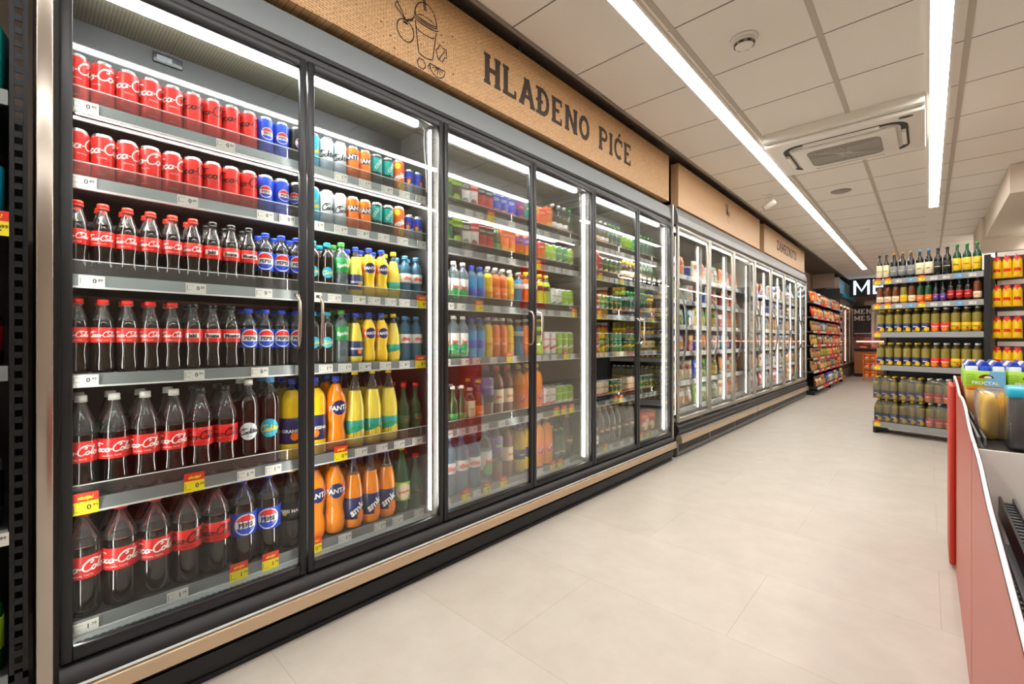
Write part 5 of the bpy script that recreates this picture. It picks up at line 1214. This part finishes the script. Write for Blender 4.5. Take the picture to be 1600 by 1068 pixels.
kind('oa', 'oil_bottle', 'bottle', 'sunflower oil bottle, navy label', .0405, oilb('pl_navy', 'Iskon', 'pl_white', ('pl_yellow', .6, .1, .6)))
kind('ob', 'oil_bottle', 'bottle', 'sunflower oil bottle, red label', .0405, oilb('pl_red', 'Dijamant', 'pl_white', ('pl_orange', 0, .1, .7)))
kind('oc', 'oil_bottle', 'bottle', 'sunflower oil bottle, yellow label', .0405, oilb('pl_yellow', 'Zvijezda', 'pl_green', ('pl_red', .5, .2, .3)))
def rrow(keys, w0, w1, z, dp, rowname, group, back=False):
    w = sum(2*K[k][3] for k in keys); gap = ((w1-w0)-w)/max(1, len(keys)); x = w0+gap/2
    for i, k in enumerate(keys):
        r = K[k][3]; place(k, tuple(rack_pt(x+r, dp+r, z)), RA-R(90)+random.uniform(-.1, .1), '%s, %s from left, %s' % (K[k][2], NUM[i], rowname), group); x += 2*r+gap
rrow('o1 o1 o2 o2 o2 o3 o3 o4 o4 o5 o5 o5'.split(), .02, WR-.02, RZ[0], .015, 'rack top shelf', 'bottles on the rack top shelf')
rrow('v1 v1 v1 v2 v1 v3 v3 v4 v4 v5 v5 v5 v1'.split(), .02, WR-.02, RZ[1], .015, 'rack second shelf', 'bottles on the rack second shelf')
rrow('oa oa oa oa oa oa ob ob oc oc oc'.split(), .02, WR-.02, RZ[2], .015, 'rack third shelf', 'oil on the rack third shelf')
rrow('oa oa oa oa oa oa ob ob oc oc oc'.split(), .02, WR-.02, RZ[3], .015, 'rack fourth shelf', 'oil on the rack fourth shelf')
rrow('oa oa oa oa oa oa ob ob oc oc oc'.split(), .02, WR-.02, RZ[2], .115, 'rack third shelf back row', 'oil in the back row of the rack third shelf')
rrow('oa oa oa oa oa oa ob ob oc oc oc'.split(), .02, WR-.02, RZ[3], .115, 'rack fourth shelf back row', 'oil in the back row of the rack fourth shelf')
bodym = {}
def multipack(key, loc, rot, label):
    t = thing('oil_multipack', label, 'bottle pack', loc, rot, 'shrink-wrapped oil packs')
    place.__doc__
    if key not in KM: KM[key] = K[key][4]()
    for i in range(3):
        for j in range(2):
            b_ = bpy.data.objects.new('bottle', KM[key][0][1]); COL.objects.link(b_); b_.parent = t; b_.location = ((i-1)*.083, .043+j*.083, 0); b_.rotation_euler = (0, 0, R(-90))
            for pn, me in KM[key][1:]:
                o = bpy.data.objects.new(pn, me); COL.objects.link(o); o.parent = b_
    if 'wrap' not in bodym:
        m = MB(); prof = [(.126, .0), (.128, .02), (.127, .17), (.118, .22), (.10, .262), (.07, .283)]
        vs = []; n = 24
        for hx, z in prof:
            hy = hx-.042
            for k in range(n):
                a = 2*PI*k/n; c, s = math.cos(a), math.sin(a)
                e = .35; vs.append((hx*math.copysign(abs(c)**e, c), .0845+hy*math.copysign(abs(s)**e, s), z))
        m.add(vs, [(i*n+k, i*n+(k+1) % n, (i+1)*n+(k+1) % n, (i+1)*n+k) for i in range(len(prof)-1) for k in range(n)], 'shrink', True)
        m.add([(v[0], v[1], v[2]+.0) for v in vs[-n:]], [tuple(range(n))], 'shrink'); bodym['wrap'] = m.mesh('shrink_wrap')
    o = bpy.data.objects.new('shrink_wrap', bodym['wrap']); COL.objects.link(o); o.parent = t
for j, key in enumerate(('oa', 'oa', 'ob', 'oc')):
    if j > 2: wx = .86
    wx = .125+j*.249
    if j == 3: wx = .868
    for lay in (0, 1):
        multipack(key, tuple(rack_pt(wx if lay == 0 else wx-.008, .01 if lay == 0 else .004, RZ[4]+lay*.292+.001)), RA, 'shrink-wrapped %s oil bottles, %s layer, %s from left' % ({'oa': 'navy-labelled', 'ob': 'red-labelled', 'oc': 'yellow-labelled'}[key], ['lower', 'upper'][lay], NUM[j]))
# bags hanging beside the rack
t = thing('hook_rack', 'black panel with hooks of yellow and red bags beside oil rack', 'hook rack', tuple(rack_pt(1.055, .05, 0)), RA)
MB().box((.0, .12, .0), (.30, .15, 2.16), 'anthracite').obj('back_panel', t)
MB().box((-.0, .0, .0), (.30, .12, .10), 'case_black').obj('foot', t)
HZ = [2.10, 1.79, 1.45, 1.12]
for k, z in enumerate(HZ):
    MB().box((.02, .105, z+.0), (.25, .12, z+.05), 'plastic_white').obj('header_card', t)
    for j in range(3): MB().tube([(.03+j*.075, .12, z-.016), (.03+j*.075, -.02, z-.016), (.03+j*.075, -.035, z+.0)], .003, 'steel', 6).obj('hook', t)
MB().tube([(.29, -.05, .9), (.29, -.05, 1.95), (.25, .0, 2.08), (.29, .12, 2.12)], .006, 'case_black', 6).obj('wire_frame', t)
def hz(u, v):
    if v > .80+.06*math.sin(u*9): return 'pl_red'
    if .30 < v < .46 and .15 < u < .9: return 'pl_red'
    return 'pl_yellow'
kind('hb', 'snack_bag', 'bag', 'yellow bag with red top', .05, lambda: [('bag_body', pillow(.078, .235, .06, hz, 10, 14, wob=.004, taper=.45).mesh('bag_body'))])
for k, z in enumerate(HZ):
    for j in range(3):
        place('hb', tuple(rack_pt(1.085+j*.075, .08, z-.245)), RA-R(90)+random.uniform(-.15, .15), 'yellow bag with red top, %s from left, %s row of hooks' % (NUM[j], NUM[k]), 'yellow and red bags on hooks')
# tall red promotional banner at the right edge
t = thing('promotional_panel', 'red hanging promotional panel at the right edge, beyond the bins', 'panel', (2.62, 5.6, 0))
MB().box((-.0, -.0, 1.70), (.5, .03, 2.42), 'pl_red').obj('panel', t); MB().tube([(.08, .015, 2.42), (.08, .015, 2.998)], .006, 'steel', 6).obj('rod', t); MB().tube([(.42, .015, 2.42), (.42, .015, 2.998)], .006, 'steel', 6).obj('rod', t)

# ------------------------------------------------------------------ promotional bins on the right
def wave_panel(pts, x0, x1, m_, edge):
    """board in the y/z plane: pts = top edge (y,z) from far to near; returns board and white edge strip"""
    b_ = MB(); n = len(pts)
    vs = []
    for x in (x0, x1):
        for y, z in pts: vs += [(x, y, 0.0), (x, y, z)]
    fs = []
    for i in range(n-1):
        fs += [(2*i, 2*i+1, 2*i+3, 2*i+2), (2*n+2*i, 2*n+2*i+2, 2*n+2*i+3, 2*n+2*i+1), (2*i, 2*i+2, 2*n+2*i+2, 2*n+2*i)]
    fs += [(0, 2*n, 2*n+1, 1), (2*n-2, 2*n-1, 4*n-1, 4*n-2)]
    b_.add(vs, fs, m_)
    e_ = MB(); e_.tube([((x0+x1)/2, y, z) for y, z in pts], abs(x1-x0)*.42, edge, 6)
    return b_, e_
def wav(p, k=6):
    """smooth interpolation through key points"""
    out = []
    for i in range(len(p)-1):
        p0, p1, p2, p3 = p[max(0, i-1)], p[i], p[i+1], p[min(len(p)-1, i+2)]
        for q in range(k):
            t = q/k; out.append(tuple(.5*((2*p1[a])+(-p0[a]+p2[a])*t+(2*p0[a]-5*p1[a]+4*p2[a]-p3[a])*t*t+(-p0[a]+3*p1[a]-3*p2[a]+p3[a])*t**3) for a in (0, 1)))
    return out+[p[-1]]
BX = 1.992
t = thing('promotion_bin', 'red promotional bin with wavy edge holding juice boxes', 'bin', (0, 0, 0))
b_, e_ = wave_panel(wav([(3.62, .985), (3.3, .965), (3.05, .93), (2.85, .935), (2.6, .92), (2.35, .875), (2.14, .855)]), BX-.006, BX+.006, 'red_board_sheen', 'board_edge')
b_.obj('side_board', t); e_.obj('board_trim', t)
MB().box((BX+.006, 3.60, .0), (3.0, 3.63, .985), 'red_board').obj('end_board', t)
MB().box((BX+.01, 2.14, .82), (3.0, 3.60, .84), 'case_black').obj('deck', t)
MB().box((BX+.08, 2.14, 0), (3.0, 3.58, .82), 'case_black').obj('plinth', t)
MB().bbox((BX-.03, 3.28, .02), (BX-.006, 3.62, .955), 'red_board', .008, 2).obj('corner_board', t)
for x in (BX+.010, BX+.024): MB().box((x, 2.16, .842), (x+.006, 2.95, .872), 'steel_grey').obj('inner_rail', t)
t = thing('promotion_bin', 'long red promotional bin nearest the camera at right edge', 'bin', (0, 0, 0))
b_, e_ = wave_panel(wav([(2.125, .855), (1.9, .835), (1.65, .79), (1.4, .762), (1.15, .735), (.95, .715), (.7, .70), (.4, .69)]), BX-.006, BX+.006, 'red_board_sheen', 'board_edge')
b_.obj('side_board', t); e_.obj('board_trim', t)
MB().box((BX+.006, 2.11, .0), (3.0, 2.125, .84), 'plastic_white').obj('divider_board', t)
MB().box((BX+.01, .4, .53), (3.0, 2.11, .55), 'steel_grey').obj('deck', t)
MB().box((BX+.05, .4, 0), (3.0, 2.1, .53), 'case_black').obj('plinth', t)
def slotted(y0, y1, z, x):
    m = MB(); m.box((x, y0, z-.06), (x+.006, y1, z), 'dark_metal'); m.box((x+.030, y0, z-.06), (x+.036, y1, z), 'steel_grey'); y = y0
    while y < y1-.02: m.box((x+.006, y, z-.02), (x+.030, y+.012, z-.012), 'steel_grey'); y += .03
    return m
slotted(.42, 2.10, .70, BX+.052).obj('slotted_rail', t)
slotted(.42, 2.10, .625, BX+.012).obj('slotted_rail', t)
# FRUCTAL juice trays
def fruct(loc, label, w_=.128, h_=.085, d_=.42):
    t = thing('juice_tray', label, 'box', loc, 0, 'juice trays in the bin')
    m = MB().bbox((0, 0, 0), (w_, d_, h_), 'pl_lime', .003, 1); d = Decal()
    d.poly([(w_*.45, h_*.18), (w_*.99, h_*.18), (w_*.99, h_*.99), (w_*.62, h_*.99)], 'pl_sky', 1); d.rect(.001, .001, w_-.001, h_*.17, 'pl_orange', 1)
    d.disc(w_*.52, h_*.62, w_*.19, h_*.20, 'pl_maroon', 2, 16, 0, PI); d.disc(w_*.56, h_*.62, w_*.10, h_*.12, 'pl_white', 3, 12, 0, PI)
    d.text('FRUCTAL', .015, 'pl_white', w_*.5, h_*.36, 4, bold=.03)
    for k in range(5): d.stroke(arc(w_*.12, h_*(.25+.12*k), w_*.14, h_*.07, 150, 20, 6), .0018, 'pl_leafgreen', 2)
    d.flat(m, lambda u, v, o: (u, -o, v)); m.obj('tray_box', t)
    for i in range(3):
        for j in range(3):
            x = .022+i*.042; y = .07+j*.14
            g = MB().bbox((x-.019, y-.062, h_-.04), (x+.019, y+.062, h_+.022), 'pl_blue' if (i+j) % 2 else 'pl_ice', .004, 1); g.prism([(x-.019, h_+.02), (x+.019, h_+.02), (x+.006, h_+.042), (x-.006, h_+.042)], 'y', y-.055, y+.055, 'pl_blue' if j % 2 == 0 else 'pl_white')
            g.obj('juice_carton', t)
    return t
fruct((2.010, 3.0, .966), 'juice tray with green and blue front, left one in red bin')
fruct((2.145, 3.0, .966), 'juice tray with green and blue front, right one in red bin')
t = thing('pallet_crate', 'plain stacked cartons under the juice trays', 'box', (2.012, 3.0, .8405)); MB().bbox((0, 0, 0), (.30, .44, .124), 'pl_kraft', .004, 1).obj('carton', t)
# yellow shrink-wrapped pack in front
t = thing('drink_multipack', 'yellow shrink-wrapped drink pack in front of the juice trays', 'bottle pack', (2.014, 2.34, .8405))
for i in range(2):
    for j in range(4):
        MB().lathe([(.018, .0), (.024, .004), (.025, .11), (.02, .138), (.011, .160)], 14, 'juice_yellow', c=(.029+i*.054, .03+j*.058)).obj('bottle', t)
MB().bbox((0, 0, 0), (.112, .236, .168), 'shrink', .02, 3).obj('shrink_wrap', t)
t = thing('drink_multipack', 'blue and black shrink-wrapped can pack at right edge', 'can pack', (2.072, 2.155, .8405))
for i in range(3):
    for j in range(2):
        MB().lathe([(.022, 0), (.03, .006), (.03, .170), (.024, .178)], 14, 'pl_blue', zones=[(.06, .165, 'pl_black'), (-1, .006, 'alu')], c=(.035+i*.062, .035+j*.062)).obj('can', t, (0, 0, .001))
MB().bbox((0, 0, 0), (.198, .134, .20), 'shrink', .012, 2).obj('shrink_wrap', t); MB().bbox((-.002, -.002, .165), (.200, .136, .203), 'pl_cyan', .012, 2).obj('film_band', t)
def sack(loc, label, m1, w_, h_, t_, rz):
    m = pillow(w_, h_, t_, lambda u, v: 'pl_blue' if v > .8 else m1, 10, 10, wob=.012); o = m.obj('bag', None, loc, rz); tag(o, label, 'bag'); return o
sack((2.16, 1.88, .565), 'clear bag of white goods lying in the near bin', 'shrink', .16, .20, .10, R(-70))
sack((2.20, 1.60, .565), 'crumpled dark bag standing in the near bin', 'pl_grey', .24, .22, .12, R(-80))

# ------------------------------------------------------------------ liquor rack at the left edge
t = thing('liquor_rack', 'black slotted shelf rack of spirits at the left edge', 'shelf rack', (0, -.5, 0)); cy = -.5
U0, U1 = -.031, .005
m = MB(); m.box((-.035, U0-cy, .24), (0, U0+.010-cy, 2.9), 'dark_metal'); m.box((-.035, U1-.010-cy, .24), (0, U1-cy, 2.9), 'dark_metal'); m.box((-.035, U0-cy, .12), (0, U1-cy, .26), 'dark_metal')
z = .27
while z < 2.9: m.box((-.004, U0+.009-cy, z), (0, U1-.009-cy, z+.017), 'dark_metal'); z += .0365
m.obj('upright', t)
MB().box((-.55, -.9-cy, .10), (-.52, U1-cy, 1.98), 'case_black').obj('back_panel', t)
MB().box((-.52, U0-cy, .1), (-.035, U0+.004-cy, 2.02), 'case_black').obj('side_panel', t)
MB().lathe([(.012, 0), (.008, .02), (.006, .12)], 10, 'steel', c=(-.017, -.012-cy)).obj('levelling_foot', t)
MB().box((-.52, -.9-cy, 0), (-.12, U0-cy, .10), 'case_black').obj('plinth', t)
LZ = [1.89, 1.53, 1.125, .67, .265]
for k, z in enumerate(LZ):
    m = MB(); m.box((-.52, -.9-cy, z-.025), (-.006, U0-.002-cy, z-.003), 'shelf_dark'); m.box((-.006, -.9-cy, z-.042), (.004, U0-.002-cy, z), 'rail_grey' if k != 1 else 'case_black'); s = m.obj('shelf', t)
    st = ['white', 'yellow', 'white', 'white', 'white'][k]
    if k in (1, 3): add_tag(s, -.062-cy, z-.042, .005, st, ('12', '99') if k == 1 else ('9', '99'))
kind('lb', 'spirit_bottle', 'bottle', 'dark bottle, blue picture label', .043, lambda: bottle_parts('wine', .043, .30, 'glass_dark', 'glass_dark', .5, 'pl_grey', (.10, .52, 'pl_cyan'), l_word('RUM', .026, 'pl_orange', blob=('pl_blue', 0, .8, .6))))
kind('lr', 'spirit_bottle', 'bottle', 'clear vodka bottle, black label', .043, lambda: bottle_parts('flask', .043, .29, 'pet_clear', 'pet_clear', .5, 'cap_black', (.20, .55, 'pl_black'), l_word('RUSSIA STANDA', .010, 'pl_white')))
kind('lg', 'spirit_bottle', 'bottle', 'pale green glass bottle', .043, lambda: bottle_parts('wine', .043, .30, 'pet_green', 'pet_green', .5, 'cap_green', (.2, .5, 'pl_lime'), None))
kind('ld', 'spirit_bottle', 'bottle', 'dark square bottle', .043, lambda: bottle_parts('flask', .043, .22, 'glass_brown', 'glass_dark', .5, 'cap_black', (.2, .5, 'pl_maroon'), None))
for pn in ('lg',): KM.pop(pn, None)
kind('tb', 'gift_box', 'box', 'teal gift box with gold letters', .045, lambda: carton_parts(.09, .09, .185, 'pl_teal', lambda d, w, h: (d.text('OLD', .018, 'cap_gold', .01, h*.84, 3), d.disc(.02, h*.45, .02, .03, 'pl_darkgreen', 1))))
for k, key in enumerate(('tb', 'lb', 'ld', 'lr', 'lg')):
    for j in range(4):
        place(key, (-.06, -.085-j*.10, LZ[k]+.0005), -.2, '%s, %s from the upright, %s rack shelf at left edge' % (K[key][2], NUM[j], SHN[k] if k < 4 else 'bottom'), 'goods on the left rack')
